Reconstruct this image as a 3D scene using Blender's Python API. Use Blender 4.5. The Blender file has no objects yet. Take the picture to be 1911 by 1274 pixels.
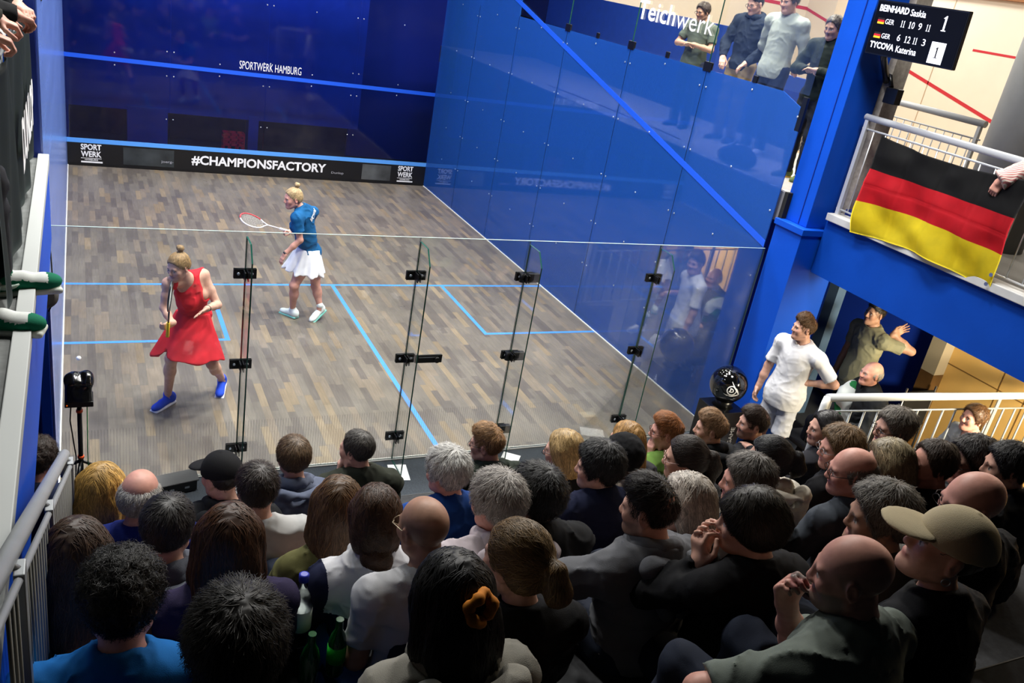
import bpy, bmesh, math, random
import numpy as np
from mathutils import Vector, Matrix, Euler
random.seed(7); RNG = np.random.default_rng(11)
SC = bpy.context.scene
COL = SC.collection
# ------------------------------------------------------------------ camera
W_, H_, F_ = 1911, 1274, 1598.3
CAM = np.array([0.2313, -6.341, 4.2264])
CR = np.array([[0.8957907827804884, -0.4110422095168123, 0.1691247334988491],
               [-0.02403246171669081, -0.42473847932422787, -0.9049970524621493],
               [0.44382577017266084, 0.8066235343559469, -0.3903551710350012]])
cd = bpy.data.cameras.new('camera'); cam = bpy.data.objects.new('camera', cd); COL.objects.link(cam)
cd.sensor_width = 36.0; cd.lens = F_ / W_ * 36.0; cd.clip_start = 0.05; cd.clip_end = 100
M = Matrix.Identity(4)
for i in range(3):
    M[i][0] = CR[0][i]; M[i][1] = -CR[1][i]; M[i][2] = -CR[2][i]; M[i][3] = CAM[i]
cam.matrix_world = M
SC.camera = cam
SC.view_settings.view_transform = 'Standard'; SC.view_settings.look = 'None'
SC.view_settings.gamma = 1.0; SC.view_settings.use_curve_mapping = False
SC.view_settings.exposure = 0.0
SC.cycles.max_bounces = 10; SC.cycles.transparent_max_bounces = 16; SC.cycles.glossy_bounces = 4
SC.cycles.diffuse_bounces = 4; SC.cycles.caustics_reflective = False; SC.cycles.caustics_refractive = False
SC.cycles.sample_clamp_indirect = 6.0
# ------------------------------------------------------------------ world and lights
wd = bpy.data.worlds.new('world'); SC.world = wd; wd.use_nodes = True
wd.node_tree.nodes['Background'].inputs[0].default_value = (0.5, 0.55, 0.7, 1)
wd.node_tree.nodes['Background'].inputs[1].default_value = 0.006

def area(name, loc, power, size, target=None, color=(1, 1, 1), spread=180, sy=None):
    l = bpy.data.lights.new(name, 'AREA'); l.energy = power; l.color = color
    l.shape = 'RECTANGLE' if sy else 'DISK'; l.size = size
    if sy: l.size_y = sy
    l.spread = math.radians(spread)
    o = bpy.data.objects.new(name, l); COL.objects.link(o); o.location = loc
    if target is not None:
        d = Vector(target) - Vector(loc); o.rotation_euler = d.to_track_quat('-Z', 'Y').to_euler()
    return o
KW = (1.0, 0.98, 0.945)
for (x, y) in ((0.9, 1.2), (3.2, 0.9), (5.5, 1.2), (0.9, 4.6), (3.2, 4.6), (5.5, 4.6), (1.6, 8.0), (4.8, 8.0)):
    area('court_and_fill_light', (x, y, 7.4), 135, 0.55, (x, y + 0.25, 0), KW, spread=128)
for x in (1.6, 4.6):
    area('court_and_fill_light', (x, -0.1, 7.4), 120, 0.55, (x, -1.6, 1.0), KW, spread=120)  # extra lamps added to brighten the front rows of spectators
# neighbouring court behind the gallery, warm white
for (x, y) in ((10.2, 1.5), (13.2, 1.5), (10.2, 6.5), (13.2, 6.5)):
    area('neighbour_court_light', (x, y, 7.2), 215, 1.2, (x, y, 0), (1.0, 0.97, 0.92))
area('neighbour_court_light', (11.5, -3.0, 6.6), 170, 1.2, (11.5, -3, 0), (1.0, 0.8, 0.52))
area('front_frame_fill', (2.8, 9.95, 4.9), 55, 0.25, (2.8, 11.2, 1.3), (0.85, 0.92, 1.0), sy=5.5)  # added strip lamp, no known fitting; brightens the frame behind the front glass
area('gallery_light', (7.4, 5.6, 6.2), 160, 0.8, (7.4, 5.6, 2.7), (1.0, 0.93, 0.8))
# warm corridor light under the right balcony, dim gallery lights
area('corridor_light', (7.3, -4.3, 2.25), 370, 0.6, (8.6, -1.6, 1.0), (1.0, 0.87, 0.62))
area('gallery_light', (7.0, 2.2, 6.6), 310, 0.8, (7.4, 2.0, 2.7), (1.0, 0.93, 0.8))
area('balcony_light', (5.2, -2.2, 6.0), 44, 0.9, (6.8, -1.4, 2.6), (1.0, 0.97, 0.92), spread=110)
area('left_balcony_light', (-0.5, -1.5, 5.6), 28, 0.8, (-0.3, -1.6, 2.6), (0.95, 1.0, 0.98), spread=120)

# ------------------------------------------------------------------ materials
def lin(h):
    h = h.lstrip('#'); c = [int(h[i:i + 2], 16) / 255 for i in (0, 2, 4)]
    return tuple((v / 12.92 if v <= 0.04045 else ((v + 0.055) / 1.055) ** 2.4) for v in c)
MATS = {}
def N(nt, t, **kw):
    n = nt.nodes.new(t)
    for k, v in kw.items(): setattr(n, k, v)
    return n
def mat(name, col, rough=0.6, metal=0.0, spec=0.5, emit=0.0, var=0.0, vscale=8.0, bump=0.0, bscale=60.0, stretch=None, tint=False, coat=0.0, rvar=0.0):
    key = (name, col, rough, metal, spec, emit, var, vscale, bump, bscale, stretch, tint, coat)
    if key in MATS: return MATS[key]
    if isinstance(col, str): col = lin(col)
    m = bpy.data.materials.new(name); m.use_nodes = True; nt = m.node_tree; b = nt.nodes['Principled BSDF']
    b.inputs['Base Color'].default_value = (*col, 1); b.inputs['Roughness'].default_value = rough
    b.inputs['Metallic'].default_value = metal; b.inputs['Specular IOR Level'].default_value = spec
    b.inputs['Coat Weight'].default_value = coat
    if emit:
        b.inputs['Emission Color'].default_value = (*col, 1); b.inputs['Emission Strength'].default_value = emit
    tc = None
    if var or bump:
        tc = N(nt, 'ShaderNodeTexCoord'); src = tc.outputs['Object']
        if stretch:
            mp = N(nt, 'ShaderNodeMapping'); mp.inputs['Scale'].default_value = stretch
            nt.links.new(src, mp.inputs[0]); src = mp.outputs[0]
    last = None
    if tint:
        at = N(nt, 'ShaderNodeAttribute', attribute_name='tint'); last = at.outputs['Color']
    if var:
        no = N(nt, 'ShaderNodeTexNoise'); no.inputs['Scale'].default_value = vscale; no.inputs['Detail'].default_value = 5
        nt.links.new(src, no.inputs['Vector'])
        r = N(nt, 'ShaderNodeMapRange'); r.inputs[1].default_value = 0.3; r.inputs[2].default_value = 0.7
        r.inputs[3].default_value = 1 - var; r.inputs[4].default_value = 1 + var
        nt.links.new(no.outputs['Fac'], r.inputs[0])
        mx = N(nt, 'ShaderNodeVectorMath', operation='SCALE')
        if last is not None: nt.links.new(last, mx.inputs[0])
        else: mx.inputs[0].default_value = col
        nt.links.new(r.outputs[0], mx.inputs['Scale']); last = mx.outputs[0]
    if last is not None: nt.links.new(last, b.inputs['Base Color'])
    if bump:
        n2 = N(nt, 'ShaderNodeTexNoise'); n2.inputs['Scale'].default_value = bscale; n2.inputs['Detail'].default_value = 4
        nt.links.new(src, n2.inputs['Vector'])
        bp = N(nt, 'ShaderNodeBump'); bp.inputs['Strength'].default_value = bump; bp.inputs['Distance'].default_value = 0.01
        nt.links.new(n2.outputs['Fac'], bp.inputs['Height']); nt.links.new(bp.outputs[0], b.inputs['Normal'])
    MATS[key] = m
    return m
def glass_mat(name, tintc, blue=None, film=0.0, refl=1.0, stripes=False, ior=1.45, haze=0.0, thr=(1, 1, 1)):
    """thin architectural glass: transparent + fresnel gloss, optional translucent film"""
    m = bpy.data.materials.new(name); m.use_nodes = True; nt = m.node_tree; nt.nodes.remove(nt.nodes['Principled BSDF'])
    out = nt.nodes['Material Output']
    tr = N(nt, 'ShaderNodeBsdfTransparent'); tr.inputs[0].default_value = (*tintc, 1)
    cur = tr.outputs[0]
    if film:
        df = N(nt, 'ShaderNodeBsdfDiffuse'); df.inputs[0].default_value = (*blue, 1)
        mx = N(nt, 'ShaderNodeMixShader'); mx.inputs[0].default_value = film
        nt.links.new(cur, mx.inputs[1]); nt.links.new(df.outputs[0], mx.inputs[2]); cur = mx.outputs[0]
    if haze or stripes:
        df = N(nt, 'ShaderNodeBsdfDiffuse'); df.inputs[0].default_value = (0.8, 0.82, 0.84, 1)
        mx = N(nt, 'ShaderNodeMixShader'); mx.inputs[0].default_value = haze
        if stripes:
            tc = N(nt, 'ShaderNodeTexCoord'); sx = N(nt, 'ShaderNodeSeparateXYZ'); nt.links.new(tc.outputs['Object'], sx.inputs[0])
            a = N(nt, 'ShaderNodeMath', operation='PINGPONG'); a.inputs[1].default_value = 0.011; nt.links.new(sx.outputs[0], a.inputs[0])
            b = N(nt, 'ShaderNodeMath', operation='LESS_THAN'); b.inputs[1].default_value = 0.0024; nt.links.new(a.outputs[0], b.inputs[0])
            c = N(nt, 'ShaderNodeMath', operation='LESS_THAN'); c.inputs[1].default_value = 0.50; nt.links.new(sx.outputs[2], c.inputs[0])
            d = N(nt, 'ShaderNodeMath', operation='MULTIPLY'); nt.links.new(b.outputs[0], d.inputs[0]); nt.links.new(c.outputs[0], d.inputs[1])
            e = N(nt, 'ShaderNodeMath', operation='MULTIPLY'); nt.links.new(d.outputs[0], e.inputs[0]); e.inputs[1].default_value = 0.16
            no = N(nt, 'ShaderNodeTexNoise'); no.inputs['Scale'].default_value = 2.3; no.inputs['Detail'].default_value = 3
            nt.links.new(tc.outputs['Object'], no.inputs['Vector'])
            r = N(nt, 'ShaderNodeMapRange'); r.inputs[1].default_value = .5; r.inputs[2].default_value = .75; r.inputs[3].default_value = haze * .5; r.inputs[4].default_value = haze * 2
            nt.links.new(no.outputs['Fac'], r.inputs[0])
            f = N(nt, 'ShaderNodeMath', operation='ADD'); nt.links.new(e.outputs[0], f.inputs[0]); nt.links.new(r.outputs[0], f.inputs[1])
            nt.links.new(f.outputs[0], mx.inputs[0])
        nt.links.new(cur, mx.inputs[1]); nt.links.new(df.outputs[0], mx.inputs[2]); cur = mx.outputs[0]
    gl = N(nt, 'ShaderNodeBsdfGlossy'); gl.inputs['Roughness'].default_value = 0.02 if not film else 0.045
    fr = N(nt, 'ShaderNodeFresnel'); fr.inputs[0].default_value = ior
    mu = N(nt, 'ShaderNodeMath', operation='MULTIPLY'); mu.inputs[1].default_value = refl; nt.links.new(fr.outputs[0], mu.inputs[0])
    mx = N(nt, 'ShaderNodeMixShader'); nt.links.new(mu.outputs[0], mx.inputs[0]); nt.links.new(cur, mx.inputs[1]); nt.links.new(gl.outputs[0], mx.inputs[2])
    nt.links.new(mx.outputs[0], out.inputs[0])
    return m
def wood_floor_mat(name, tones, bw=0.07, bl=0.42, rough=0.35, axis=0):
    """parquet strips of bw x bl running along y (axis 0) with a random tone each"""
    m = bpy.data.materials.new(name); m.use_nodes = True; nt = m.node_tree; b = nt.nodes['Principled BSDF']; L = nt.links
    tc = N(nt, 'ShaderNodeTexCoord'); sx = N(nt, 'ShaderNodeSeparateXYZ'); L.new(tc.outputs['Object'], sx.inputs[0])
    ox, oy = (sx.outputs[0], sx.outputs[1]) if axis == 0 else (sx.outputs[1], sx.outputs[0])
    def mth(op, a, bb=None):
        n = N(nt, 'ShaderNodeMath', operation=op)
        for i, v in enumerate((a, bb)):
            if v is None: continue
            if isinstance(v, (int, float)): n.inputs[i].default_value = v
            else: L.new(v, n.inputs[i])
        return n.outputs[0]
    rx = mth('DIVIDE', ox, bw); row = mth('FLOOR', rx)
    wn = N(nt, 'ShaderNodeTexWhiteNoise', noise_dimensions='1D'); L.new(row, wn.inputs['W'])
    yy = mth('ADD', mth('DIVIDE', oy, bl), mth('MULTIPLY', wn.outputs['Value'], 7.0)); colr = mth('FLOOR', yy)
    cb = N(nt, 'ShaderNodeCombineXYZ'); L.new(row, cb.inputs[0]); L.new(colr, cb.inputs[1])
    w2 = N(nt, 'ShaderNodeTexWhiteNoise', noise_dimensions='2D'); L.new(cb.outputs[0], w2.inputs['Vector'])
    ramp = N(nt, 'ShaderNodeValToRGB'); L.new(w2.outputs['Value'], ramp.inputs[0]); ramp.color_ramp.interpolation = 'CONSTANT'
    els = ramp.color_ramp.elements
    while len(els) < len(tones): els.new(0.5)
    for i, (p, c) in enumerate(tones): els[i].position = p; els[i].color = (*lin(c), 1)
    gn = N(nt, 'ShaderNodeTexNoise'); gn.inputs['Scale'].default_value = 1.0; gn.inputs['Detail'].default_value = 6
    mp = N(nt, 'ShaderNodeMapping'); mp.inputs['Scale'].default_value = (60, 5, 5) if axis == 0 else (5, 60, 5); L.new(tc.outputs['Object'], mp.inputs[0]); L.new(mp.outputs[0], gn.inputs['Vector'])
    gr = N(nt, 'ShaderNodeMapRange'); gr.inputs[1].default_value = .3; gr.inputs[2].default_value = .7; gr.inputs[3].default_value = .86; gr.inputs[4].default_value = 1.14; L.new(gn.outputs['Fac'], gr.inputs[0])
    bn = N(nt, 'ShaderNodeTexNoise'); bn.inputs['Scale'].default_value = 1.6; bn.inputs['Detail'].default_value = 4; L.new(tc.outputs['Object'], bn.inputs['Vector'])
    br = N(nt, 'ShaderNodeMapRange'); br.inputs[1].default_value = .3; br.inputs[2].default_value = .7; br.inputs[3].default_value = .88; br.inputs[4].default_value = 1.12; L.new(bn.outputs['Fac'], br.inputs[0])
    sc1 = N(nt, 'ShaderNodeVectorMath', operation='SCALE'); L.new(ramp.outputs[0], sc1.inputs[0]); L.new(mth('MULTIPLY', gr.outputs[0], br.outputs[0]), sc1.inputs['Scale'])
    fx = mth('FRACT', rx); fy = mth('FRACT', yy)
    gap = mth('MAXIMUM', mth('LESS_THAN', fx, 0.02), mth('LESS_THAN', fy, 0.005))
    mx = N(nt, 'ShaderNodeMix', data_type='RGBA'); L.new(mth('MULTIPLY', gap, 0.55), mx.inputs[0]); L.new(sc1.outputs[0], mx.inputs[6]); mx.inputs[7].default_value = (.03, .025, .02, 1)
    L.new(mx.outputs[2], b.inputs['Base Color'])
    rr = N(nt, 'ShaderNodeMapRange'); rr.inputs[3].default_value = rough - .1; rr.inputs[4].default_value = rough + .15; L.new(bn.outputs['Fac'], rr.inputs[0]); L.new(rr.outputs[0], b.inputs['Roughness'])
    return m

# ------------------------------------------------------------------ mesh helpers
def link(name, me, m=None, parent=None, loc=None):
    o = bpy.data.objects.new(name, me); COL.objects.link(o)
    if m is not None:
        for q in (m if isinstance(m, (list, tuple)) else [m]): me.materials.append(q)
    if loc is not None: o.location = loc
    if parent is not None: o.parent = parent
    return o
def tag(o, label, cat, group=None):
    o['label'] = label; o['category'] = cat
    if group: o['group'] = group
    return o
def struct(o): o['kind'] = 'structure'; return o
def empty(name, loc, label=None, cat=None, group=None, rotz=0.0):
    o = bpy.data.objects.new(name, None); COL.objects.link(o); o.location = loc; o.rotation_euler = (0, 0, rotz); o.empty_display_size = 0.1
    if label: tag(o, label, cat, group)
    return o
class MB:
    def __init__(s): s.bm = bmesh.new(); s.mi = 0
    def box(s, lo, hi, bev=0.0, mi=0):
        lo = Vector(lo); hi = Vector(hi); c = (lo + hi) / 2; d = hi - lo
        r = bmesh.ops.create_cube(s.bm, size=1.0, matrix=Matrix.Translation(c) @ Matrix.Diagonal((d.x, d.y, d.z, 1)))
        fs = set(f for v in r['verts'] for f in v.link_faces)
        if bev:
            es = list({e for f in fs for e in f.edges})
            rr = bmesh.ops.bevel(s.bm, geom=es, offset=bev, segments=2, affect='EDGES', profile=0.6); fs |= set(rr['faces']); fs = [f for f in fs if f.is_valid]
        for f in fs: f.material_index = mi
        return s
    def obox(s, c, R, half, bev=0.0, mi=0):
        m4 = Matrix.Translation(Vector(c)) @ R.to_4x4() @ Matrix.Diagonal((half[0] * 2, half[1] * 2, half[2] * 2, 1))
        r = bmesh.ops.create_cube(s.bm, size=1.0, matrix=m4); fs = set(f for v in r['verts'] for f in v.link_faces)
        if bev:
            es = list({e for f in fs for e in f.edges}); rr = bmesh.ops.bevel(s.bm, geom=es, offset=bev, segments=2, affect='EDGES'); fs |= set(rr['faces']); fs = [f for f in fs if f.is_valid]
        for f in fs: f.material_index = mi
        return s
    def tube(s, pts, r, n=10, closed=False, mi=0, caps=True):
        pts = [Vector(p) for p in pts]; k = len(pts); rs = r if isinstance(r, (list, tuple)) else [r] * k
        rings = []; up = Vector((0, 0, 1)); prev = None
        for i in range(k):
            a = pts[(i - 1) % k] if (closed or i > 0) else pts[i]; b = pts[(i + 1) % k] if (closed or i < k - 1) else pts[i]
            t = (b - a).normalized()
            if prev is None:
                u = t.cross(up)
                if u.length < 1e-3: u = t.cross(Vector((1, 0, 0)))
                u.normalize()
            else:
                u = (prev - t * prev.dot(t)).normalized()
            prev = u; v = t.cross(u)
            rings.append([s.bm.verts.new(pts[i] + (u * math.cos(q) + v * math.sin(q)) * rs[i]) for q in [2 * math.pi * j / n for j in range(n)]])
        for i in range(k if closed else k - 1):
            A, Bq = rings[i], rings[(i + 1) % k]
            for j in range(n):
                f = s.bm.faces.new((A[j], A[(j + 1) % n], Bq[(j + 1) % n], Bq[j])); f.smooth = True; f.material_index = mi
        if not closed and caps:
            f = s.bm.faces.new(rings[0][::-1]); f.material_index = mi
            f = s.bm.faces.new(rings[-1]); f.material_index = mi
        return s
    def poly(s, pts, thick=None, mi=0):
        vs = [s.bm.verts.new(Vector(p)) for p in pts]; f = s.bm.faces.new(vs); f.material_index = mi
        if thick is not None:
            r = bmesh.ops.extrude_face_region(s.bm, geom=[f])
            bmesh.ops.translate(s.bm, vec=Vector(thick), verts=[v for v in r['geom'] if isinstance(v, bmesh.types.BMVert)])
            for g in r['geom']:
                if isinstance(g, bmesh.types.BMFace): g.material_index = mi
        return s
    def lathe(s, prof, c=(0, 0, 0), n=24, mi=0, R=None):
        rings = []
        for (r, z) in prof:
            ring = []
            for j in range(n):
                q = 2 * math.pi * j / n; p = Vector((r * math.cos(q), r * math.sin(q), z))
                if R is not None: p = R @ p
                ring.append(s.bm.verts.new(p + Vector(c)))
            rings.append(ring)
        for A, Bq in zip(rings, rings[1:]):
            for j in range(n):
                f = s.bm.faces.new((A[j], A[(j + 1) % n], Bq[(j + 1) % n], Bq[j])); f.smooth = True; f.material_index = mi
        for ring, fl in ((rings[0], True), (rings[-1], False)):
            f = s.bm.faces.new(ring[::-1] if fl else ring); f.material_index = mi
        return s
    def sphere(s, c, r, n=24, mi=0):
        q = bmesh.ops.create_uvsphere(s.bm, u_segments=n, v_segments=n // 2, radius=1.0, matrix=Matrix.Translation(Vector(c)) @ Matrix.Diagonal((*(r if isinstance(r, (tuple, list)) else (r, r, r)), 1)))
        for f in {f for v in q['verts'] for f in v.link_faces}: f.smooth = True; f.material_index = mi
        return s
    def build(s, name, m, parent=None, loc=None, recalc=True):
        if recalc: bmesh.ops.recalc_face_normals(s.bm, faces=s.bm.faces)
        me = bpy.data.meshes.new(name)
        if loc is not None: bmesh.ops.translate(s.bm, vec=-Vector(loc), verts=s.bm.verts)
        elif parent is not None and parent.type == 'EMPTY':
            # world coordinates given: bring them into the parent's frame
            bmesh.ops.transform(s.bm, matrix=(Matrix.Translation(parent.location) @ parent.rotation_euler.to_matrix().to_4x4()).inverted(), verts=s.bm.verts)
        elif parent is not None:
            off = parent.location + (parent.parent.location if parent.parent else Vector())
            bmesh.ops.translate(s.bm, vec=-off, verts=s.bm.verts)
        s.bm.to_mesh(me); s.bm.free()
        return link(name, me, m, parent, loc)
def box(name, lo, hi, m, parent=None, bev=0.0):
    return MB().box(lo, hi, bev).build(name, m, parent)
def text_me(body, width, height, origin, right, up, depth=0.002, bold=0.0, shear=0.0, spacing=1.0):
    """letters filling width x height from origin (lower left) along right / up"""
    cu = bpy.data.curves.new('letters', 'FONT'); cu.body = body; cu.size = 1.0; cu.offset = bold; cu.shear = shear; cu.space_character = spacing; cu.extrude = 0.0; cu.resolution_u = 3
    o = bpy.data.objects.new('letters', cu); me = bpy.data.meshes.new_from_object(o)
    bpy.data.objects.remove(o); bpy.data.curves.remove(cu)
    n = len(me.vertices); a = np.zeros(n * 3); me.vertices.foreach_get('co', a); a = a.reshape(-1, 3)
    lo = a.min(0); hi = a.max(0); q = (a - lo) / np.maximum(hi - lo, 1e-6)
    right = np.array(right, float); right /= np.linalg.norm(right); up = np.array(up, float); up /= np.linalg.norm(up); nrm = np.cross(right, up)
    P = np.array(origin)[None] + q[:, :1] * width * right + q[:, 1:2] * height * up + nrm * depth
    me.vertices.foreach_set('co', P.ravel()); me.update()
    return me
def text(name, body, width, height, origin, right, up, m, parent=None, **kw):
    me = text_me(body, width, height, origin, right, up, **kw)
    if parent is not None:
        off = np.array(parent.location) + (np.array(parent.parent.location) if parent.parent else 0)
        n = len(me.vertices); a = np.zeros(n * 3); me.vertices.foreach_get('co', a); a = a.reshape(-1, 3) - off; me.vertices.foreach_set('co', a.ravel())
    return link(name, me, m, parent)
def ray(x, y): return CR.T @ np.array([(x - W_ / 2) / F_, (y - H_ / 2) / F_, 1.0])
def on(x, y, ax, v):
    r = ray(x, y); i = 'XYZ'.index(ax); t = (v - CAM[i]) / r[i]; return CAM + t * r
def at(x, y, d): return CAM + d * ray(x, y)
# ------------------------------------------------------------------ court: floor, walls, tin
M_blue = mat('blue_paint', '#084bc0', 0.5, spec=.2, var=0.06, vscale=3, bump=0.08, bscale=25)
M_bluedk = mat('dark_blue_paint', '#0a2a86', 0.5, var=0.1, vscale=3)
M_line = mat('blue_line', '#3f86e8', 0.5)
M_tape = mat('bright_blue_tape', '#1257dc', 0.5)
M_black = mat('black_plastic', '#0b0b0c', 0.35)
M_blackm = mat('black_matte', '#0c0c0d', 0.8)
M_white = mat('white_print', '#f2f2f2', 0.6)
M_steel = mat('brushed_steel', '#b8bcc0', 0.3, 1.0)
M_grey = mat('grey_painted_metal', '#9a9ea1', 0.45, 0.3, var=.05)
M_silver = mat('silver_painted_metal', '#c9ccd0', 0.35, 0.4)
M_carpet = mat('dark_grey_carpet', '#343a40', 0.95, var=0.35, vscale=160, bump=.3, bscale=300)
M_conc = mat('dark_step_covering', '#2c2d2f', 0.9, var=0.3, vscale=40)
M_floor = wood_floor_mat('dark_parquet', [(0.0, '#676058'), (0.13, '#6f675d'), (0.3, '#5e5751'), (0.42, '#766b5e'), (0.55, '#69625a'), (0.68, '#5d5650'), (0.77, '#6c655c'), (0.9, '#80725e'), (0.96, '#776956')], bw=.075, bl=.48, rough=0.3)
floor = struct(box('floor', (0, 0.0, -0.1), (6.4, 9.75, 0.0), M_floor))
def line(lo, hi): box('line_marking', (*lo, 0.0004), (*hi, 0.0016), M_line, floor)
line((0, 4.26), (6.4, 4.31)); line((3.175, 0), (3.225, 4.26))
line((1.6, 2.61), (1.65, 4.26)); line((0, 2.61), (1.6, 2.66)); line((4.75, 2.61), (4.80, 4.26)); line((4.8, 2.61), (6.4, 2.66))
apron = struct(box('floor_apron', (-0.6, -1.05, -0.1), (9.5, -0.012, -0.004), M_carpet))

# front wall: dark tinted glass on a blue frame, tin below
M_fglass = glass_mat('navy_tinted_glass', (0.80, 0.82, 0.88), (0.004, 0.016, 0.16), film=0.07, refl=0.8)
wf = struct(empty('wall_front', (0, 9.75, 0)))
fg = []
for i in range(4):
    g = MB().box((1.6 * i + .003, 9.75, 0.43), (1.6 * (i + 1) - .003, 9.762, 4.9)).build('glass_panel', M_fglass, wf); fg.append(g)
box('service_line', (0, 9.744, 1.775), (6.4, 9.7495, 1.843), M_tape, wf)
box('tin_line', (0, 9.735, 0.392), (6.4, 9.7495, 0.466), mat('pale_blue_tape', '#5aa2f2', .4), wf)
tin = box('tin', (0, 9.738, 0.03), (6.4, 9.7490, 0.392), mat('black_tin', '#0d0d0f', 0.4, var=.2, vscale=6), wf)
box('tin_base', (0, 9.725, 0.0), (6.4, 9.748, 0.03), M_black, wf)
for (x0, x1, c) in ((0.86, 1.68, '#3a3f41'), (5.10, 5.68, '#595c5c')):
    box('tin_panel', (x0, 9.734, 0.06), (x1, 9.7375, 0.36), mat('worn_tin_panel', c, .4, .4, var=.5, vscale=2.5), tin)
Xr, Zu = (1, 0, 0), (0, 0, 1)
text('lettering', 'SPORTWERK HAMBURG', 1.075, 0.135, (2.725, 9.744, 1.890), Xr, Zu, M_white, wf, bold=-.004)
text('lettering', '#CHAMPIONSFACTORY', 2.42, 0.185, (1.972, 9.733, 0.125), Xr, Zu, M_white, tin, bold=.03)
for x0 in (0.205, 5.825):
    text('logo_lettering', 'SPORT', 0.315, 0.10, (x0, 9.733, 0.275), Xr, Zu, M_white, tin, bold=.03)
    text('logo_lettering', 'WERK', 0.315, 0.10, (x0, 9.733, 0.155), Xr, Zu, M_white, tin, bold=.03)
    box('logo_rule', (x0, 9.7315, 0.128), (x0 + .315, 9.733, 0.136), M_white, tin)
    text('logo_lettering', 'HAMBURG', 0.20, 0.024, (x0 + .06, 9.733, 0.095), Xr, Zu, M_white, tin, bold=.02)
    box('logo_rule', (x0, 9.7315, 0.055), (x0 + .33, 9.733, 0.082), M_white, tin)
for (x, t, w) in ((1.49, 'joerg-', .20), (4.52, 'Dunlop', .24)):
    text('small_print', t, w, 0.055, (x - .02, 9.733, 0.12), Xr, Zu, mat('dim_print', '#9a9aa0', .6), tin, bold=.01)
M_bolt = mat('bright_bolt', '#dfe6ee', 0.25, 0.7)
def bolt(p, ax, parent, r=.011):
    b = MB(); R = Matrix.Identity(3) if ax == 'Z' else (Matrix.Rotation(math.radians(90), 3, 'X') if ax == 'Y' else Matrix.Rotation(math.radians(-90), 3, 'Y'))
    b.lathe([(r, 0), (r, .004), (r * .6, .006)], p, 10, R=R); return b.build('bolt', M_bolt, parent)
for xs in (1.6, 3.2, 4.8):
    for z in (2.03, 1.63, 0.9, 3.0):
        for d in (-.055, .055): bolt((xs + d, 9.749, z), 'Y', wf)
for xs in (0.74, 2.4, 4.0, 5.63):
    for z in (1.92, 1.72, 3.0): bolt((xs, 9.749, z), 'Y', wf)
# frame and dim hall behind the front glass
wfb = struct(empty('wall_front_frame', (0, 11.2, 0)))
M_navy = mat('navy_frame', '#1436b8', 0.6, spec=.2, var=.15, vscale=2)
box('beam', (-.6, 11.2, 0.72), (5.36, 11.5, 5.2), M_navy, wfb)
box('beam', (5.36, 11.9, 0.0), (7.6, 12.0, 5.2), mat('deep_navy', '#0b1f86', .6, spec=.2), wfb)
for x0, x1 in ((-.6, .02), (.99, 1.69), (3.17, 3.36)): box('post', (x0, 11.18, 0), (x1, 11.5, .8), M_navy, wfb)
box('back_panel', (-.8, 12.4, -.05), (7.6, 12.5, 1.6), mat('dim_brown_panel', '#5a4f38', .8, var=.3, vscale=3), wfb)
box('back_floor', (-.8, 9.77, -.08), (7.6, 12.4, -.02), mat('dim_floor', '#3a342a', .8), wfb)
crate = empty('red_crate', (2.86, 11.0, -0.02), 'red plastic crate on the floor behind the front wall glass', 'crate')
b = MB(); x0, x1, y0, y1 = 2.66, 3.06, 10.86, 11.10
for z in (0.26, 0.36, 0.46):
    b.box((x0, y0, z), (x1, y0 + .02, z + .045)); b.box((x0, y1 - .02, z), (x1, y1, z + .045)); b.box((x0, y0, z), (x0 + .02, y1, z + .045)); b.box((x1 - .02, y0, z), (x1, y1, z + .045))
for x in (x0, x0 + .12, x0 + .26, x1 - .03):
    b.box((x, y0, -.02), (x + .03, y0 + .02, .505)); b.box((x, y1 - .02, -.02), (x + .03, y1, .505))
b.box((x0, y0, -.02), (x1, y1, .0)); b.build('crate_shell', mat('red_plastic', '#c81e3c', .4), crate)

# left side wall (seen edge-on): blue glossy glass, its colour paled to imitate grazing reflections
wl = struct(empty('wall_left', (0, 0, 0)))
M_lw = mat('reflection_paled_film', '#6886d0', 0.22, spec=.8, var=.12, vscale=2.0, stretch=(1, .3, 2))
MB().box((-.014, 0.0, 0.0), (-.001, 9.75, 4.9)).build('glass_panel', M_lw, wl)
box('wall_base', (0.0, 0.0, 0.0), (0.012, 9.75, 0.012), mat('white_sealant', '#d8d8d2', .6), wl)
box('edge_post', (-.10, -.03, 0), (-.016, 0.02, 4.9), M_bluedk, wl)
box('outer_frame', (-.6, .6, 0), (-.09, .75, 5.2), M_bluedk, wl)

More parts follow.
